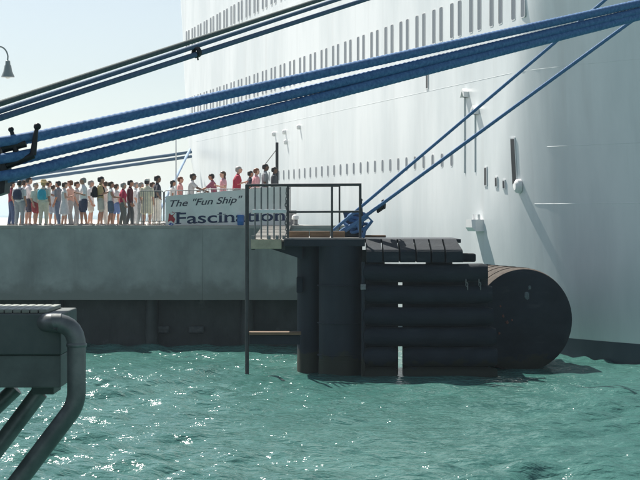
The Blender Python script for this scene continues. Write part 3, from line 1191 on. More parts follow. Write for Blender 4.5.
mb.box((-2.62, CY + 0.02, P(0, 388, CY).z), (xr - 0.004, CY + 0.68, lo - 0.002), bev=0.006)
part(cat, mb, 'lower_beam', M_cat2)
mb = MB()
mb.box((P(26, 0, CY).x, CY + 0.2, P(0, 398, CY).z), (P(49, 0, CY).x, CY + 0.5, P(0, 388.3, CY).z), bev=0.006)
part(cat, mb, 'bracket_foot', M_cat)
x = -2.60
M_grat = mat('grating_bar', (0.26, 0.29, 0.25), 0.5, 0.2, noise=(12, 0.7, 4, U))
gb = MB().box((-0.021, 0, 0), (0.021, 0.62, 0.022), bev=0.005).mesh('grating_bar', M_grat)
while x < xr - 0.10:
    o = link('grating_bar', gb)
    o.parent = cat
    o.matrix_parent_inverse = cat.matrix_basis.inverted()
    o.location = (x, CY + 0.03, zt - 0.012)
    x += 0.046
mb = MB()
def fillet(pts, rads, n=7):
    out = [pts[0]]
    for k in range(1, len(pts) - 1):
        a0, b0 = (pts[k - 1] - pts[k]).normalized(), (pts[k + 1] - pts[k]).normalized()
        for j in range(n + 1):
            u = j / n
            out.append(pts[k] + a0 * rads[k - 1] * (1 - u) ** 2 + b0 * rads[k - 1] * u ** 2)
    return out + [pts[-1]]


path = fillet([P(30, 323, CY + 0.34), P(50, 322.5, CY - 0.06), P(76.5, 323, CY - 0.06), P(76.5, 404, CY - 0.06), P(19, 480, CY - 0.06), P(-60, 585, CY - 0.06)], [0.06, 0.125, 0.07, 0.0001])
mb.tube(path, 0.0505, 18)
part(cat, mb, 'pipe_guard', M_pipe, True)
mb = MB()
c = P(76.5, 345, CY - 0.06)
mb.tube([c + Vector((0, 0, z)) for z in (-0.012, -0.006, 0.006, 0.012)], [0.0505, 0.055, 0.055, 0.0505], 18)
part(cat, mb, 'pipe_collar', M_pipe, True)
mb = MB()
mb.tube([P(40, 392, CY + 0.35), P(-6, 453, CY + 0.35), P(-80, 551, CY + 0.35)], 0.048, 14)
part(cat, mb, 'brace', M_pipe, True)
mb = MB()
mb.tube([P(16, 388, CY + 0.6), P(-6, 409, CY + 0.6), P(-80, 480, CY + 0.6)], 0.045, 14)
part(cat, mb, 'brace', M_pipe, True)

# ------------------------------------------------------------------ pier furniture
lamp = empty('street_lamp', (P(-10, 0, 76).x, 76, PZ))
tag(lamp, 'gooseneck street lamp with bell shaped shade at upper left edge', 'street lamp')
lx = lamp.location.x
M_lamp = mat('lamp_grey_paint', (0.22, 0.26, 0.27), 0.45)
mb = MB()
top = P(0, 62, 76).z
mb.tube([(lx, 76, PZ), (lx, 76, PZ + 0.5), (lx, 76, PZ + 0.52), (lx, 76, top)], [0.12, 0.10, 0.06, 0.05], 12)
part(lamp, mb, 'pole', M_lamp, True)
mb = MB()
pa = [Vector((lx, 76, top))] + [P(-10 + 9 * (1 - math.cos(a)), 58 - 11.5 * math.sin(a), 76) for a in np.linspace(0.1, math.pi - 0.15, 14)] + [P(7.6, 61, 76)]
mb.tube(pa, 0.030, 8)
part(lamp, mb, 'arm', M_lamp, True)
mb = MB()
c = P(7.8, 60.5, 76)
mb.tube([c + Vector((0, 0, z)) for z in (0.0, -0.02, -0.16, -0.20, -0.42, -0.60, -0.63)], [0.05, 0.09, 0.10, 0.13, 0.17, 0.25, 0.26], 18)
part(lamp, mb, 'shade', M_lamp, True)
mb = MB()
mb.ball(c + Vector((0, 0, -0.60)), (0.12, 0.12, 0.10))
part(lamp, mb, 'bulb', M_white, True)

BY = PY + 0.55


def barrier(x0, x1, ytop, label):
    a, b = P(x0, ytop, BY), P(x1, ytop, BY)
    t_ = empty('crowd_barrier', ((a.x + b.x) / 2, BY, PZ))
    tag(t_, label, 'barrier', 'crowd barriers along the pier edge')
    zb = PZ + 0.16
    mb = MB()
    mb.tube([(a.x, BY, zb), (a.x, BY, a.z - 0.05), (a.x + 0.05, BY, a.z), (b.x - 0.05, BY, a.z), (b.x, BY, a.z - 0.05), (b.x, BY, zb)], 0.019, 8, closed=True)
    part(t_, mb, 'frame', M_galv, True)
    n_ = 11
    for k in range(1, n_):
        x = a.x + (b.x - a.x) * k / n_
        mb = MB()
        mb.cyl((x, BY, zb), (x, BY, a.z), 0.010, n=6)
        part(t_, mb, 'picket', M_galv, True)
    for x in (a.x + 0.15, b.x - 0.15):
        mb = MB()
        mb.tube([(x, BY - 0.28, PZ + 0.02), (x, BY - 0.05, PZ + 0.05), (x, BY, zb), (x, BY + 0.05, PZ + 0.05), (x, BY + 0.28, PZ + 0.02)], 0.016, 6)
        part(t_, mb, 'foot', M_galv, True)


barrier(139, 163.5, 191, 'grey crowd barrier left of the banner, in front of the cream shirt')
barrier(164.5, 204, 190.5, 'crowd barrier behind the left half of the ship name banner')
barrier(205, 246, 189, 'crowd barrier behind the right half of the ship name banner')
barrier(250, 290, 188, 'crowd barrier right of the tall pole, behind the walkway pickets')

# banner
NY = BY - 0.32
ban = empty('ship_name_banner', (P(205, 0, NY).x, NY, PZ))
tag(ban, 'white cloth banner with ship name in dark letters hung on the crowd barriers', 'banner')


def wave(x, z):
    return 0.030 * math.sin(x * 5.1) + 0.020 * math.sin(x * 11.3 + z * 3) + 0.010 * math.sin(z * 7 + x * 2)


M_cloth = mat('banner_cloth', (0.80, 0.81, 0.78), 0.85, noise=(1.5, 0.85, 5, U))
xl, xrr = P(165.5, 0, NY).x, P(288, 0, NY).x
zl, zr = P(0, 196, NY).z, P(0, 185.5, NY).z
mb = MB()
nx, nz = 60, 14
vv, ff = [], []
for side in (0, 1):
    for i in range(nx + 1):
        x = xl + (xrr - xl) * i / nx
        zt_ = zl + (zr - zl) * i / nx - 0.015 * abs(math.sin(x * 3.7))
        for j in range(nz + 1):
            z = PZ + 0.03 + (zt_ - PZ - 0.03) * j / nz
            vv.append((x, NY + wave(x, z) + 0.006 * side, z))
nn = (nx + 1) * (nz + 1)
for i in range(nx):
    for j in range(nz):
        a_ = i * (nz + 1) + j
        ff.append((a_, a_ + nz + 1, a_ + nz + 2, a_ + 1))
        ff.append((nn + a_, nn + a_ + 1, nn + a_ + nz + 2, nn + a_ + nz + 1))
for i in range(nx):
    for j in (0, nz):
        a_ = i * (nz + 1) + j
        ff.append((a_, a_ + nz + 1, nn + a_ + nz + 1, nn + a_))
mb.add(vv, ff)
part(ban, mb, 'cloth', M_cloth, True)
M_ink = mat('navy_banner_ink', (0.02, 0.035, 0.09), 0.8)
M_ink2 = mat('grey_banner_ink', (0.05, 0.055, 0.075), 0.8)
M_inkr = mat('red_banner_ink', (0.38, 0.03, 0.04), 0.8)
M_inkb = mat('blue_banner_ink', (0.03, 0.11, 0.42), 0.8)


def letters(txt, x0, x1, y_base, size, m, shear=0.0, bold=0.0, slope=0.0, serif=''):
    cu = bpy.data.curves.new('lettering', 'FONT')
    cu.body = txt
    cu.size = 1.0
    cu.offset = bold
    cu.extrude = 0.0
    tmp = link('lettering_source', cu)
    bpy.context.view_layer.update()
    me = bpy.data.meshes.new_from_object(tmp.evaluated_get(bpy.context.evaluated_depsgraph_get()))
    bpy.data.objects.remove(tmp)
    bm = bmesh.new()
    bm.from_mesh(me)
    bmesh.ops.remove_doubles(bm, verts=bm.verts[:], dist=1e-5)
    # group the outline islands into glyphs
    seen, spans = set(), []
    for v0 in bm.verts:
        if v0 in seen:
            continue
        st, isl = [v0], []
        seen.add(v0)
        while st:
            v = st.pop()
            isl.append(v)
            for e_ in v.link_edges:
                o_ = e_.other_vert(v)
                if o_ not in seen:
                    seen.add(o_)
                    st.append(o_)
        spans.append([min(v.co.x for v in isl), max(v.co.x for v in isl), isl])
    spans.sort(key=lambda q_: q_[0])
    glyphs = []
    for lo_, hi_, isl in spans:
        if glyphs and lo_ < glyphs[-1][1] - 0.04:
            glyphs[-1][1] = max(glyphs[-1][1], hi_)
            glyphs[-1][2] += isl
        else:
            glyphs.append([lo_, hi_, list(isl)])
    w0 = min(v.co.x for v in bm.verts)
    w1 = max(v.co.x for v in bm.verts)
    a_, b_ = P(x0, y_base, NY), P(x1, y_base, NY)
    for gi, (lo_, hi_, isl) in enumerate(glyphs):
        keep = set(isl)
        ids = {v: k for k, v in enumerate(isl)}
        b2 = bmesh.new()
        nv = [b2.verts.new(v.co) for v in isl]
        for f in bm.faces:
            if f.verts[0] in keep:
                b2.faces.new([nv[ids[v]] for v in f.verts])
        ch_ = serif[gi] if len(serif) == len(glyphs) else ''
        sf = {'F': ((lo_ - 0.05, lo_ + 0.19, 0.0), (lo_ - 0.05, lo_ + 0.16, 0.69)), 'i': ((lo_ - 0.05, hi_ + 0.05, 0.0), (lo_ - 0.06, hi_, 0.49)),
              'n': ((lo_ - 0.04, lo_ + 0.15, 0.0), (hi_ - 0.15, hi_ + 0.04, 0.0), (lo_ - 0.06, lo_ + 0.06, 0.49)), 'a': ((hi_ - 0.08, hi_ + 0.05, 0.0),), 't': ()}.get(ch_, ())
        for s0, s1, sz in sf:
            b2.faces.new([b2.verts.new((s0, sz, 0)), b2.verts.new((s1, sz, 0)), b2.verts.new((s1, sz + 0.045, 0)), b2.verts.new((s0, sz + 0.045, 0))])
        bmesh.ops.triangulate(b2, faces=b2.faces[:])
        bmesh.ops.subdivide_edges(b2, edges=[e_ for e_ in b2.edges if e_.calc_length() > 0.15], cuts=2)
        for v in b2.verts:
            u = (v.co.x + shear * v.co.y - w0) / (w1 - w0)
            x = a_.x + (b_.x - a_.x) * u
            z = a_.z + v.co.y * size + slope * u
            v.co = Vector((x, NY + wave(x, z) - 0.006, z))
        me2 = bpy.data.meshes.new('letter')
        b2.to_mesh(me2)
        b2.free()
        me2.materials.append(m)
        o = link('letter', me2)
        o.parent = ban
        o.matrix_parent_inverse = ban.matrix_basis.inverted()
    bm.free()


letters('The "Fun Ship"', 168, 240, 207.0, 0.33, M_ink2, shear=0.30, bold=0.012, slope=0.16)
letters('Fascination', 176.5, 285, 223.8, 0.56, M_ink, shear=0.0, bold=0.012, slope=0.12, serif='Fascination')


def emblem(poly, m, name='emblem'):
    mb_ = MB()
    pts = [P(x, y, NY) for x, y in poly]
    mb_.add([(v.x, NY + wave(v.x, v.z) - 0.007, v.z) for v in pts], [tuple(range(len(pts)))])
    part(ban, mb_, name, m)


emblem([(168, 222), (169, 214), (172.5, 211.5), (175.2, 213), (173.0, 216), (175.4, 219), (174, 223), (171, 220.5)], M_inkr)
emblem([(168.4, 224.6), (170.5, 222.6), (174.2, 224.0), (172, 225.6)], M_inkb)

tub = empty('blue_drum', P(240.5, 228, PY + 0.10))
tub.location.z = PZ + 0.02
tag(tub, 'small blue plastic drum on the pier edge beside the tall pole', 'drum')
mb = MB()
c = tub.location
mb.tube([(c.x, c.y + 0.02, c.z + z) for z in (0, 0.02, 0.12, 0.13, 0.15, 0.16, 0.30, 0.31, 0.35, 0.37)], [0.10, 0.115, 0.118, 0.125, 0.125, 0.118, 0.118, 0.124, 0.122, 0.10], 20)
part(tub, mb, 'body', M_blue_plastic, True)
mb = MB()
mb.tube([(c.x, c.y + 0.02, c.z + z) for z in (0.371, 0.39, 0.395)], [0.085, 0.085, 0.07], 18)
part(tub, mb, 'lid', M_white, True)

wp = empty('white_post', (P(295.5, 0, PY + 0.6).x, PY + 0.6, PZ))
tag(wp, 'short white capped post on the pier beyond the railing', 'post')
c = wp.location
mb = MB()
mb.tube([(c.x, c.y, c.z + z) for z in (0, 0.05, 0.06, 0.22)], [0.12, 0.12, 0.085, 0.085], 16)
part(wp, mb, 'stem', M_galv, True)
mb = MB()
mb.tube([(c.x, c.y, c.z + z) for z in (0.22, 0.23, 0.33, 0.38, 0.40)], [0.09, 0.135, 0.13, 0.09, 0.02], 16)
part(wp, mb, 'cap', M_white, True)

# boarding ramp behind the banner
GY = 74.6


def ramp_z(px):
    return PZ + 0.06 + max(0.0, min(1.0, (px - 150) / 140.0)) * 0.50


rm = empty('boarding_ramp', (P(220, 0, GY).x, GY + 0.6, PZ))
tag(rm, 'low boarding ramp behind the banner that lifts the queue towards the ship', 'ramp')
mb = MB()
xa_, xb_ = P(150, 0, GY).x, P(296, 0, GY).x
mb.rings([[Vector((xa_, y, PZ + 0.002)), Vector((xb_, y, PZ + 0.002)), Vector((xb_, y, ramp_z(296) - 0.004)), Vector((P(290, 0, GY).x, y, ramp_z(290) - 0.004)), Vector((xa_, y, PZ + 0.05))] for y in (GY, GY + 1.9)])
part(rm, mb, 'ramp_deck', M_galv)
for px in (166, 196, 226, 256, 290):
    c = P(px, 0, GY + 1.85)
    mb = MB()
    mb.cyl((c.x, GY + 1.85, ramp_z(px) - 0.02), (c.x, GY + 1.85, ramp_z(px) + 0.95), 0.022, n=6)
    part(rm, mb, 'handrail_post', M_galv, True)
mb = MB()
mb.tube([(P(px, 0, GY).x, GY + 1.85, ramp_z(px) + 0.95) for px in (160, 200, 250, 294)], 0.022, 6)
part(rm, mb, 'handrail', M_galv, True)

pole = empty('gangway_pole', (P(277, 0, 77).x, 77, PZ))
tag(pole, 'dark upright pole standing behind the last people at the right of the queue', 'pole')
c = pole.location
mb = MB()
zt_ = P(0, 142.5, 77).z
mb.tube([(c.x, 77, PZ), (c.x, 77, PZ + 0.06), (c.x, 77, PZ + 0.07), (c.x, 77, zt_)], [0.13, 0.13, 0.062, 0.058], 10)
part(pole, mb, 'shaft', M_darksteel, True)
mb = MB()
mb.cyl((c.x, 77, zt_ - 0.25), (P(265, 0, 78).x, 78, ramp_z(260) + 1.9), 0.018, n=6)
mb.cyl((P(265, 0, 78).x, 78, ramp_z(260) + 1.9), (P(265, 0, 78).x, 78, PZ), 0.018, n=6)
part(pole, mb, 'stay', M_galv, True)

# ------------------------------------------------------------------ people
PM = {}


def cm(col, rough=0.85):
    key = tuple(col)
    if key not in PM:
        PM[key] = mat('cloth_%d' % len(PM), tuple(min(0.86, c_ * 1.22) for c_ in col), rough, noise=(9, 0.8, 4, U), bump=(14, 0.35, 0.01))
    return PM[key]


SK = {'fair': (0.52, 0.30, 0.22), 'tan': (0.40, 0.21, 0.14), 'dark': (0.13, 0.07, 0.045)}
HAIR = {'black': (0.012, 0.010, 0.010), 'brown': (0.055, 0.030, 0.016), 'auburn': (0.14, 0.05, 0.02), 'blond': (0.42, 0.30, 0.13), 'grey': (0.26, 0.25, 0.24)}


def capsule(mb, a, b, ra, rb, n=10):
    a, b = Vector(a), Vector(b)
    t_ = (b - a).normalized()
    L = (b - a).length
    pts, rr = [], []
    for k in range(5):
        x = -1 + k / 4.0
        pts.append(a + t_ * ra * x * 0.98)
        rr.append(max(0.004, ra * math.sqrt(max(0, 1 - x * x))))
    for u in (0.33, 0.66):
        pts.append(a + t_ * L * u)
        rr.append(ra + (rb - ra) * u)
    for k in range(5):
        x = k / 4.0
        pts.append(b + t_ * rb * x * 0.98)
        rr.append(max(0.004, rb * math.sqrt(max(0, 1 - x * x))))
    mb.tube(pts, rr, n)


def person(px, Y, zf, H, face, top, bottom, hair='brown', skin='fair', sleeve=0.5, legs='shorts', arms=None, stride=0.12,
           lean=0.0, build=1.0, long_hair=False, hat=None, label='', head_turn=0.0, shoe=(0.30, 0.29, 0.28)):
    """one standing figure; local +X is forward. sleeve 0..1 along the arm, legs: shorts, trousers, skirt, dress"""
    s = H / 1.75
    fat = build
    fem = legs in ('skirt', 'dress')
    segs = []                                    # a, b, ra, rb, slot
    SKIN, TOP, BOT, SHOE = 0, 1, 2, 3
    lx = lean
    V = Vector

    def tv(x, y, z):                             # lean: shear of the upper body forward
        return V((x + lx * max(0, z - 0.93), y, z)) * 1.0
    hipz = 0.93
    mb = MB()
    # torso loft (shirt volume)
    def ring(z, a, b, cx=0.0, n=14):
        c_ = tv(cx, 0, z)
        return [V((c_.x + a * math.cos(2 * math.pi * i / n), c_.y + b * math.sin(2 * math.pi * i / n), c_.z)) for i in range(n)]
    sw = 0.90 if fem else 1.0
    tor = [(0.84, 0.105, 0.155), (0.92, 0.118 * fat, 0.168), (1.02, 0.112 * fat, 0.158 * (0.92 if fem else 1)), (1.12, 0.112 * fat, 0.160 * sw), (1.26, 0.122 * fat, 0.178 * sw), (1.36, 0.112, 0.185 * sw), (1.425, 0.080, 0.150 * sw), (1.465, 0.055, 0.075)]
    mb.rings([ring(z, a, b, 0.0) for z, a, b in tor])
    segs += [(tv(0, 0, 1.00), tv(0, 0.0, 1.36), 0.150 * fat, 0.150, TOP), (tv(0, -0.10, 1.34), tv(0, 0.10, 1.34), 0.11, 0.11, TOP), (tv(0, 0, 1.40), tv(0, 0, 1.44), 0.085, 0.06, TOP)]
    segs += [(tv(0, -0.06, 0.88), tv(0, 0.06, 0.88), 0.125 * fat, 0.125 * fat, BOT if legs != 'dress' else TOP)]
    # neck and head
    hd = tv(0.025, 0, 1.63)
    capsule(mb, tv(0.0, 0, 1.43), tv(0.015, 0, 1.54), 0.056, 0.052)
    segs.append((tv(0.005, 0, 1.475), tv(0.015, 0, 1.54), 0.056, 0.052, SKIN))
    hrings = []
    for z, a, b, cx in ((-0.118, 0.030, 0.030, 0.045), (-0.105, 0.050, 0.046, 0.034), (-0.07, 0.078, 0.064, 0.018), (-0.02, 0.094, 0.073, 0.006), (0.03, 0.098, 0.077, -0.002), (0.075, 0.084, 0.068, -0.004), (0.105, 0.055, 0.046, -0.004), (0.118, 0.02, 0.018, -0.004)):
        hrings.append([V((hd.x + cx + a * math.cos(2 * math.pi * i / 14), hd.y + b * math.sin(2 * math.pi * i / 14), hd.z + z)) for i in range(14)])
    mb.rings(hrings)
    segs.append((hd + V((0, 0, -0.03)), hd + V((0, 0, 0.04)), 0.09, 0.09, SKIN))
    mb.rings([[hd + V((x, y, z)) for y, z in ((-0.014, -0.022), (0.014, -0.022), (0.008, 0.03), (-0.008, 0.03))] for x in (0.07, 0.116)])   # nose
    for sd_ in (-1, 1):                           # ears
        mb.rings([[hd + V((-0.005 + 0.022 * math.cos(a), sd_ * y, 0.0 + 0.034 * math.sin(a))) for a in np.linspace(0, 6.283, 9)[:-1]] for y in (0.06, 0.088)])
    # legs
    feet = []
    for sd_, ph in ((-1, 1), (1, -1)):
        hip = V((0, sd_ * 0.085, hipz - 0.04))
        foot = V((ph * stride - 0.02, sd_ * 0.095, 0.085))
        knee = hip.lerp(foot, 0.50) + V((0.035, 0, 0.0))
        knee.z = 0.50
        capsule(mb, hip, knee, 0.088 * fat, 0.058)
        capsule(mb, knee, knee.lerp(foot, 0.35) - V((0.012, 0, 0)), 0.056, 0.057)
        capsule(mb, knee.lerp(foot, 0.3) - V((0.01, 0, 0)), foot, 0.056, 0.037)
        segs += [(hip, knee, 0.088, 0.058, SKIN), (knee, foot, 0.057, 0.038, SKIN)]
        capsule(mb, foot + V((-0.045, 0, -0.045)), foot + V((0.06, 0, -0.05)), 0.042, 0.040)
        capsule(mb, foot + V((0.05, 0, -0.050)), foot + V((0.135, sd_ * 0.012, -0.057)), 0.038, 0.028)
        segs += [(foot + V((-0.05, 0, -0.05)), foot + V((0.14, 0, -0.055)), 0.046, 0.034, SHOE)]
        if legs == 'trousers':
            capsule(mb, hip, knee, 0.105 * fat, 0.078)
            capsule(mb, knee, foot + V((0, 0, 0.02)), 0.078, 0.060)
            segs += [(hip, knee, 0.106 * fat, 0.079, BOT), (knee, foot + V((0, 0, 0.02)), 0.080, 0.062, BOT)]
        elif legs == 'shorts':
            k2 = hip.lerp(knee, 0.86)
            rr = [hip + V((0, 0, 0.03)), hip.lerp(knee, 0.45), k2]
            mb.tube(rr, [0.110 * fat, 0.104 * fat, 0.098], 14)
            segs += [(hip, hip.lerp(knee, 0.80), 0.118 * fat, 0.104, BOT)]
    if fem:
        hem = 0.52 if legs == 'skirt' else 0.46
        mb.rings([[V((a * math.cos(2 * math.pi * i / 16), b * math.sin(2 * math.pi * i / 16), z)) for i in range(16)] for z, a, b in ((hem, 0.20, 0.225), (0.72, 0.165, 0.20), (0.90, 0.135, 0.178), (1.0, 0.112, 0.15))])
        segs += [(V((0, -0.05, hem + 0.12)), V((0, -0.04, 0.95)), 0.185, 0.15, BOT if legs == 'skirt' else TOP), (V((0, 0.05, hem + 0.12)), V((0, 0.04, 0.95)), 0.185, 0.15, BOT if legs == 'skirt' else TOP)]
    # arms: default hanging, or (elbow xyz, hand xyz) per side
    hands = []
    arms = arms or {}
    for sd_ in (-1, 1):
        sh = tv(0, sd_ * 0.175 * sw, 1.385)
        el, ha = arms.get(sd_, ((-0.03, 0.215, 1.10), (0.07, 0.215, 0.87)))
        el, ha = tv(el[0], sd_ * el[1], el[2]), tv(ha[0], sd_ * ha[1], ha[2])
        capsule(mb, sh, el, 0.053, 0.041)
        capsule(mb, el, ha, 0.041, 0.029)
        segs += [(sh, el, 0.053, 0.041, SKIN), (el, ha, 0.041, 0.029, SKIN)]
        if sleeve > 0:
            e1 = sh.lerp(el, min(1.0, sleeve * 2))
            mb.tube([sh + V((0, 0, 0.02)), sh.lerp(e1, 0.5), e1], [0.066, 0.068, 0.064], 12)
            segs += [(sh, e1 - (e1 - sh).normalized() * 0.03, 0.072, 0.066, TOP)]
            if sleeve > 0.5:
                e2 = el.lerp(ha, (sleeve - 0.5) * 2)
                capsule(mb, el, e2, 0.060, 0.046)
                segs += [(el, e2, 0.062, 0.048, TOP)]
        dr = (ha - el).normalized()
        palm_e = ha + dr * 0.075
        capsule(mb, ha, palm_e, 0.030, 0.033)
        segs.append((ha, palm_e, 0.031, 0.034, SKIN))
        hands.append((palm_e, dr, sd_))
    me = mb.mesh('person_source', [cm(SK[skin], 0.6)], False)
    tmp = link('person_source', me)
    rmz = tmp.modifiers.new('r', 'REMESH')
    rmz.mode = 'VOXEL'
    rmz.voxel_size = 0.016
    sm_ = tmp.modifiers.new('s', 'SMOOTH')
    sm_.iterations, sm_.factor = 2, 0.5
    bpy.context.view_layer.update()
    me2 = bpy.data.meshes.new_from_object(tmp.evaluated_get(bpy.context.evaluated_depsgraph_get()))
    bpy.data.objects.remove(tmp)
    bpy.data.meshes.remove(me)
    # colour each face by the garment or limb that lies outermost there
    nf = len(me2.polygons)
    cen = np.empty(nf * 3)
    me2.polygons.foreach_get('center', cen)
    cen = cen.reshape(-1, 3)
    best = np.full(nf, 1e9)
    slot_ = np.zeros(nf, int)
    for a, b, ra, rb, sl_ in segs:
        a_, b_ = np.array(a), np.array(b)
        ab = b_ - a_
        u = np.clip(((cen - a_) @ ab) / max(ab @ ab, 1e-9), 0, 1)
        dd = np.linalg.norm(cen - a_ - u[:, None] * ab, axis=1) - (ra + (rb - ra) * u)
        k_ = dd < best
        best[k_] = dd[k_]
        slot_[k_] = sl_
    # fingers and eyes
    bm = bmesh.new()
    bm.from_mesh(me2)
    bm.faces.ensure_lookup_table()
    for f in bm.faces:
        f.material_index = int(slot_[f.index])
        f.smooth = True
    ex_ = MB()
    for pe, dr, sd_ in hands:
        lat = dr.cross(V((0, 1, 0)))
        if lat.length < 0.2:
            lat = dr.cross(V((1, 0, 0)))
        lat.normalize()
        cur = V((0, -sd_, 0))
        for fi, (o_, ln) in enumerate(((-0.026, 0.066), (-0.009, 0.078), (0.009, 0.072), (0.025, 0.056))):
            r0 = pe + lat * o_ + dr * 0.012
            ex_.tube([r0, r0 + dr * ln * 0.55, r0 + dr * ln * 0.9 + cur * 0.022], [0.0095, 0.0088, 0.007], 6)
        th = pe - dr * 0.055 - lat * 0.026
        ex_.tube([th, th - lat * 0.028 + dr * 0.03, th - lat * 0.034 + dr * 0.062], [0.012, 0.0105, 0.008], 6)
    nb = len(ex_.f)
    for sd_ in (-1, 1):
        ex_.ball(hd + V((0.083, sd_ * 0.032, 0.012)), (0.012, 0.015, 0.010), 4, 8, 5)
    ex_.box(hd + V((0.078, -0.026, -0.066)), hd + V((0.094, 0.026, -0.057)), 5)
    nv = [bm.verts.new(p_) for p_ in ex_.v]
    for f, mi in zip(ex_.f, ex_.m):
        try:
            ff_ = bm.faces.new([nv[i] for i in f])
            ff_.material_index = mi
            ff_.smooth = True
        except ValueError:
            pass
    me2.materials.clear()
    bm.to_mesh(me2)
    bm.free()
    for m_ in (cm(SK[skin], 0.6), cm(top), cm(bottom), cm(shoe), cm((0.02, 0.018, 0.018), 0.3), cm((0.30, 0.10, 0.09), 0.6)):
        me2.materials.append(m_)
    o = link('person', me2)
    o.location = (P(px, 0, Y).x, Y, zf)
    o.rotation_euler = (0, 0, R(face))
    o.scale = (s * 1.10, s * 1.14, s)
    tag(o, label, 'person', 'people queueing on the pier')
    # hair: a cap over the back and top of the skull, longer if asked
    hm = MB()
    rs = []
    rnd = random.Random(px)
    for (z, a, b, cx) in ((0.128, 0.03, 0.026, -0.012), (0.112, 0.072, 0.062, -0.012), (0.08, 0.100, 0.082, -0.012), (0.045, 0.104, 0.087, -0.018), (0.0, 0.088, 0.086, -0.036), (-0.04, 0.072, 0.080, -0.048), (-0.075, 0.052, 0.064, -0.052)) + (((-0.14, 0.05, 0.072, -0.062), (-0.20, 0.04, 0.066, -0.072), (-0.24, 0.02, 0.04, -0.078)) if long_hair else ()):
        rs.append([V((hd.x + cx + a * math.cos(t_) * rnd.uniform(0.96, 1.05), hd.y + b * math.sin(t_) * rnd.uniform(0.96, 1.05), hd.z + z)) for t_ in np.linspace(0, 6.283, 17)[:-1]])
    hm.rings(rs)
    hh = hm.build('hair', cm(HAIR[hair], 0.5), o, True)
    if hat:
        kind, col = hat
        ht = MB()
        z0 = hd.z + 0.055
        if kind == 'cap':
            ht.rings([[V((hd.x - 0.008 + a * math.cos(t_), hd.y + b * math.sin(t_), z0 + z)) for t_ in np.linspace(0, 6.283, 17)[:-1]] for z, a, b in ((0, 0.112, 0.094), (0.045, 0.108, 0.09), (0.08, 0.08, 0.068), (0.092, 0.02, 0.02))])
            ht.rings([[V((hd.x + 0.06 + x, hd.y + y, z0 + z)) for x, y in ((0, -0.075), (0.09, -0.06), (0.125, 0), (0.09, 0.06), (0, 0.075))] for z in (0.0, 0.014)])
        else:
            ht.rings([[V((hd.x - 0.008 + a * math.cos(t_), hd.y + a * 0.95 * math.sin(t_), z0 + z)) for t_ in np.linspace(0, 6.283, 19)[:-1]] for z, a in ((-0.012, 0.205), (0.0, 0.20), (0.012, 0.115), (0.06, 0.105), (0.105, 0.085), (0.115, 0.02))])
        ht.build('hat', cm(col), o, True)
    return o


# arm poses: side -> (elbow, hand) as (forward, outward, up)
FWD = ((0.10, 0.21, 1.13), (0.33, 0.17, 1.12))
BENT = ((0.02, 0.24, 1.12), (0.22, 0.14, 1.18))
REACH = ((0.22, 0.20, 1.20), (0.48, 0.19, 1.10))
UPF = ((0.12, 0.22, 1.18), (0.20, 0.12, 1.42))
HIP = ((-0.10, 0.33, 1.14), (0.03, 0.20, 0.98))
HANG = ((-0.03, 0.22, 1.10), (0.06, 0.225, 0.86))

Z = PZ + 0.003
person(11.5, 72.6, Z, 1.60, 20, (0.22, 0.03, 0.05), (0.05, 0.08, 0.16), 'black', 'tan', 0.35, 'trousers', {1: BENT}, 0.05, hat=('cap', (0.02, 0.02, 0.03)),
       label='person in dark cap, maroon top and blue jeans at far left end of queue')
p2 = person(19.5, 71.7, Z, 1.62, 75, (0.60, 0.60, 0.60), (0.24, 0.27, 0.29), 'black', 'tan', 0.4, 'trousers', {}, 0.04, build=1.12,
            label='person in white top and grey trousers wearing a navy backpack at far left')
person(28.5, 72.3, Z, 1.74, 10, (0.68, 0.62, 0.64), (0.06, 0.06, 0.09), 'black', 'fair', 0.45, 'shorts', {-1: FWD}, 0.06,
       label='tall dark haired person in white tee and dark shorts beside the backpack wearer')
person(35.5, 72.0, Z, 1.55, -30, (0.66, 0.63, 0.56), (0.36, 0.06, 0.07), 'grey', 'fair', 0.45, 'shorts', {}, 0.05, build=1.1,
       label='short person in cream top and red shorts near the left end')
p5 = person(43.5, 71.8, Z, 1.62, 80, (0.60, 0.58, 0.50), (0.50, 0.50, 0.40), 'blond', 'tan', 0.4, 'trousers', {1: FWD}, 0.05, hat=('brim', (0.52, 0.40, 0.20)),
            label='person in straw hat and khaki trousers with a turquoise backpack')
person(58.5, 72.8, Z, 1.62, 160, (0.14, 0.18, 0.23), (0.10, 0.15, 0.24), 'black', 'tan', 0.45, 'trousers', {-1: BENT, 1: HANG}, 0.05,
       label='dark haired person in slate blue top and jeans turned to the left')
person(64.3, 71.8, Z, 1.56, 15, (0.60, 0.60, 0.61), (0.46, 0.47, 0.48), 'brown', 'fair', 0.12, 'dress', {-1: BENT}, 0.05,
       label='person in pale grey sleeveless dress left of the peach top')
person(70.5, 72.4, Z, 1.64, 170, (0.56, 0.34, 0.28), (0.36, 0.36, 0.37), 'auburn', 'fair', 0.3, 'trousers', {1: UPF}, 0.06,
       label='auburn haired person in peach top and grey trousers facing left')
person(83.5, 71.6, Z, 1.72, 200, (0.70, 0.70, 0.72), (0.035, 0.045, 0.09), 'grey', 'tan', 0.45, 'shorts', {-1: HANG, 1: BENT}, 0.06, build=1.15,
       label='stout person in white shirt and navy shorts walking left')
p10 = person(100.5, 71.7, Z, 1.76, 5, (0.42, 0.30, 0.13), (0.46, 0.44, 0.38), 'black', 'tan', 0.45, 'shorts', {-1: BENT, 1: BENT}, 0.05,
             label='tall person in tan shirt and khaki shorts with a black backpack')
person(110.5, 71.7, Z, 1.58, 8, (0.74, 0.73, 0.72), (0.09, 0.13, 0.19), 'brown', 'tan', 0.05, 'shorts', {-1: FWD, 1: FWD}, 0.05,
       label='person in white tank top and denim shorts reaching forward')
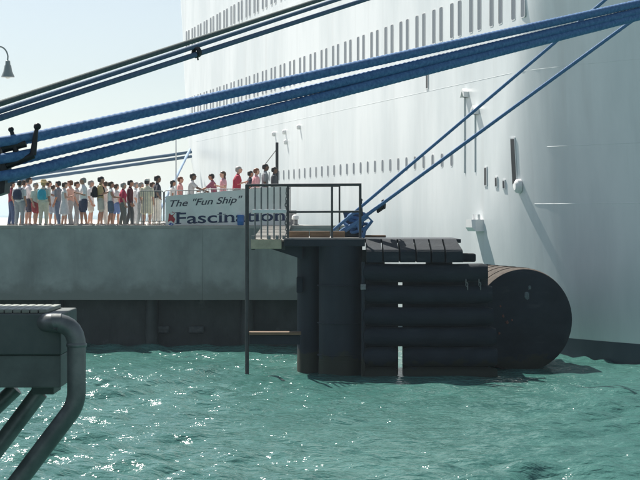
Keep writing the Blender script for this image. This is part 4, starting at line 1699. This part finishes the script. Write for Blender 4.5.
person(123.0, 71.7, Z, 1.54, 14, (0.40, 0.025, 0.07), (0.13, 0.14, 0.13), 'grey', 'fair', 0.45, 'trousers', {-1: HANG}, 0.06, build=1.2,
       label='short person in crimson top and dark grey trousers')
person(130.0, 72.2, Z, 1.64, 0, (0.085, 0.02, 0.03), (0.07, 0.08, 0.09), 'black', 'tan', 0.9, 'trousers', {-1: HANG}, 0.10,
       label='person in dark maroon long sleeved shirt right behind the crimson top')
person(140.5, 73.2, Z, 1.58, 30, (0.50, 0.54, 0.57), (0.34, 0.38, 0.40), 'grey', 'fair', 0.45, 'trousers', {}, 0.05,
       label='person in pale grey clothes half hidden left of the cream shirt')
person(147.0, 72.0, Z, 1.68, 75, (0.66, 0.63, 0.48), (0.54, 0.52, 0.44), 'black', 'fair', 0.5, 'dress', {}, 0.04, build=1.05, hat=('cap', (0.64, 0.63, 0.58)),
       label='person in long cream shirt and white cap behind the left barrier')
person(157.0, 73.0, Z, 1.82, 20, (0.025, 0.03, 0.045), (0.62, 0.62, 0.60), 'black', 'dark', 0.45, 'trousers', {-1: HIP, 1: HANG}, 0.06, build=1.1,
       label='tall person in black shirt and white trousers left of the banner')
person(172.5, 75.0, ramp_z(172), 1.55, 10, (0.62, 0.60, 0.58), (0.3, 0.3, 0.32), 'black', 'tan', 0.3, 'skirt', {}, 0.05, long_hair=True,
       label='long haired person in white top behind left end of the banner')
person(180.0, 75.6, ramp_z(180), 1.66, 0, (0.56, 0.28, 0.27), (0.2, 0.2, 0.24), 'auburn', 'fair', 0.3, 'trousers', {}, 0.06,
       label='auburn haired person in salmon pink top behind left part of the banner')
person(190.5, 75.2, ramp_z(190), 1.74, 0, (0.44, 0.45, 0.46), (0.1, 0.1, 0.12), 'black', 'dark', 0.4, 'trousers', {-1: REACH, 1: REACH}, 0.06, lean=0.10,
       label='dark haired person in light grey shirt leaning forward with outstretched arm')
person(214.5, 75.6, ramp_z(214), 1.65, 180, (0.26, 0.09, 0.14), (0.1, 0.1, 0.12), 'black', 'tan', 0.5, 'trousers', {-1: REACH, 1: REACH}, 0.06, lean=0.14,
       label='person in plum top leaning left with arm stretched out')
person(223.3, 75.0, ramp_z(223), 1.70, 200, (0.58, 0.30, 0.34), (0.5, 0.3, 0.33), 'brown', 'fair', 0.3, 'dress', {1: BENT}, 0.05, long_hair=True,
       label='brown haired person in pink dress next to the plum top')
person(236.5, 75.3, ramp_z(236), 1.84, 5, (0.36, 0.03, 0.06), (0.2, 0.2, 0.2), 'grey', 'fair', 0.5, 'trousers', {-1: BENT}, 0.06, build=1.22, lean=0.08,
       label='big grey haired person in bright red shirt above the banner')
person(250.0, 76.0, ramp_z(250), 1.64, 10, (0.03, 0.035, 0.06), (0.08, 0.09, 0.12), 'black', 'tan', 0.4, 'trousers', {}, 0.05,
       label='dark haired person in navy top just right of the tall pole')
person(256.0, 75.1, ramp_z(256), 1.70, 20, (0.58, 0.29, 0.32), (0.05, 0.05, 0.06), 'auburn', 'fair', 0.45, 'trousers', {}, 0.05, build=1.15,
       label='auburn haired person in pink shirt and black trousers behind the pickets')
person(265.0, 75.6, ramp_z(265), 1.84, 5, (0.24, 0.27, 0.29), (0.06, 0.08, 0.14), 'black', 'dark', 0.45, 'trousers', {}, 0.05,
       label='tall person in grey shirt left of the dark upright pole')
person(274.0, 75.2, ramp_z(274), 1.68, 0, (0.045, 0.05, 0.06), (0.07, 0.08, 0.10), 'black', 'dark', 0.5, 'trousers', {}, 0.05,
       label='person in charcoal clothes in front of the dark upright pole, last at right')

person(76.5, 73.0, Z, 1.60, 0, (0.42, 0.40, 0.40), (0.30, 0.31, 0.33), 'brown', 'fair', 0.4, 'trousers', {}, 0.05, build=1.1,
       label='person in grey clothes half hidden between the peach top and the white shirt')
person(53.0, 73.4, Z, 1.48, 60, (0.56, 0.60, 0.64), (0.30, 0.36, 0.44), 'brown', 'fair', 0.4, 'shorts', {}, 0.05,
       label='short person in pale blue top left of the slate blue top')
person(116.0, 73.4, Z, 1.52, 40, (0.64, 0.63, 0.62), (0.12, 0.20, 0.42), 'brown', 'fair', 0.4, 'shorts', {}, 0.05,
       label='short person in white tee and blue shorts behind the reaching arm')

for (px, yy, hh, fc, tp, bt, hr, lab) in (
        (24.0, 73.6, 1.66, 40, (0.70, 0.69, 0.67), (0.40, 0.40, 0.42), 'brown', 'person in white top half hidden behind the navy backpack wearer'),
        (48.5, 73.9, 1.64, 20, (0.72, 0.70, 0.66), (0.52, 0.50, 0.45), 'brown', 'person in ivory top just right of the straw hat'),
        (90.5, 73.8, 1.66, 0, (0.70, 0.70, 0.70), (0.55, 0.53, 0.48), 'grey', 'person in white shirt seen just left of the black backpack'),
        (105.5, 74.0, 1.62, 150, (0.66, 0.56, 0.52), (0.58, 0.56, 0.52), 'brown', 'person in blush top between the tan shirt and the tank top'),
        (135.5, 74.2, 1.60, 10, (0.70, 0.71, 0.72), (0.50, 0.52, 0.54), 'grey', 'person in white clothes right of the dark maroon shirt'),
        (152.0, 74.2, 1.60, 20, (0.68, 0.68, 0.66), (0.56, 0.56, 0.54), 'brown', 'person in white tee between the cream shirt and the black shirt')):
    person(px, yy, Z, hh, fc, tp, bt, hr, 'fair', 0.42, 'shorts' if px < 100 else 'trousers', {}, 0.06, build=1.08, label=lab)


def backpack(who, col, label, back=True):
    """a soft pack on a wearer's back, in the wearer's frame"""
    mb_ = MB()
    rs_ = []
    for z, a, b in ((1.00, 0.06, 0.11), (1.02, 0.085, 0.14), (1.12, 0.10, 0.155), (1.26, 0.095, 0.150), (1.36, 0.075, 0.125), (1.41, 0.035, 0.07)):
        ring_ = []
        for t_ in np.linspace(0, 6.283, 17)[:-1]:
            c_, s_ = math.cos(t_), math.sin(t_)
            ring_.append((-0.19 + a * math.copysign(abs(c_) ** 0.7, c_), b * math.copysign(abs(s_) ** 0.7, s_), z))
        rs_.append(ring_)
    mb_.rings(rs_)
    o = empty('backpack', who.location, who.rotation_euler.z)
    o.scale = who.scale
    b_ = mb_.build('bag', cm(col), o, True)
    for sd_ in (-1, 1):
        st = MB()
        st.tube([(-0.10, sd_ * 0.09, 1.40), (0.0, sd_ * 0.10, 1.44), (0.10, sd_ * 0.105, 1.36), (0.135, sd_ * 0.11, 1.22), (0.06, sd_ * 0.165, 1.08), (-0.10, sd_ * 0.13, 1.05)], 0.020, 6)
        st.build('strap', cm(col), o, True)
    pk = MB()
    pk.box((-0.325, -0.09, 1.05), (-0.27, 0.09, 1.19), bev=0.02)
    pk.build('pocket', cm(col), o, True)
    tag(o, label, 'backpack', 'backpacks worn in the queue')


backpack(p2, (0.025, 0.035, 0.075), 'navy backpack worn by the person in grey trousers at far left')
backpack(p5, (0.03, 0.33, 0.44), 'turquoise backpack worn by the person in the straw hat')
backpack(p10, (0.014, 0.015, 0.018), 'black backpack worn by the person in the tan shirt')

# ------------------------------------------------------------------ haze volume added to lift the dark tones like lens glare
mb = MB()
mb.box((-5600, -3100, -4.2), (5600, 7600, 34.0))
hz = mb.build('haze', [], None)
tag(hz, 'thin pale haze volume added over the harbour as a glare veil', 'haze', kind='stuff')
hm_ = bpy.data.materials.new('glare_veil')
hm_.use_nodes = True
ht_ = hm_.node_tree
ht_.nodes.remove(ht_.nodes['Principled BSDF'])
pv = ht_.nodes.new('ShaderNodeVolumePrincipled')
pv.inputs['Color'].default_value = (0.70, 0.88, 1.0, 1)
pv.inputs['Density'].default_value = 0.00022
pv.inputs['Anisotropy'].default_value = 0.35
ht_.links.new(pv.outputs[0], ht_.nodes['Material Output'].inputs['Volume'])
hz.data.materials.append(hm_)
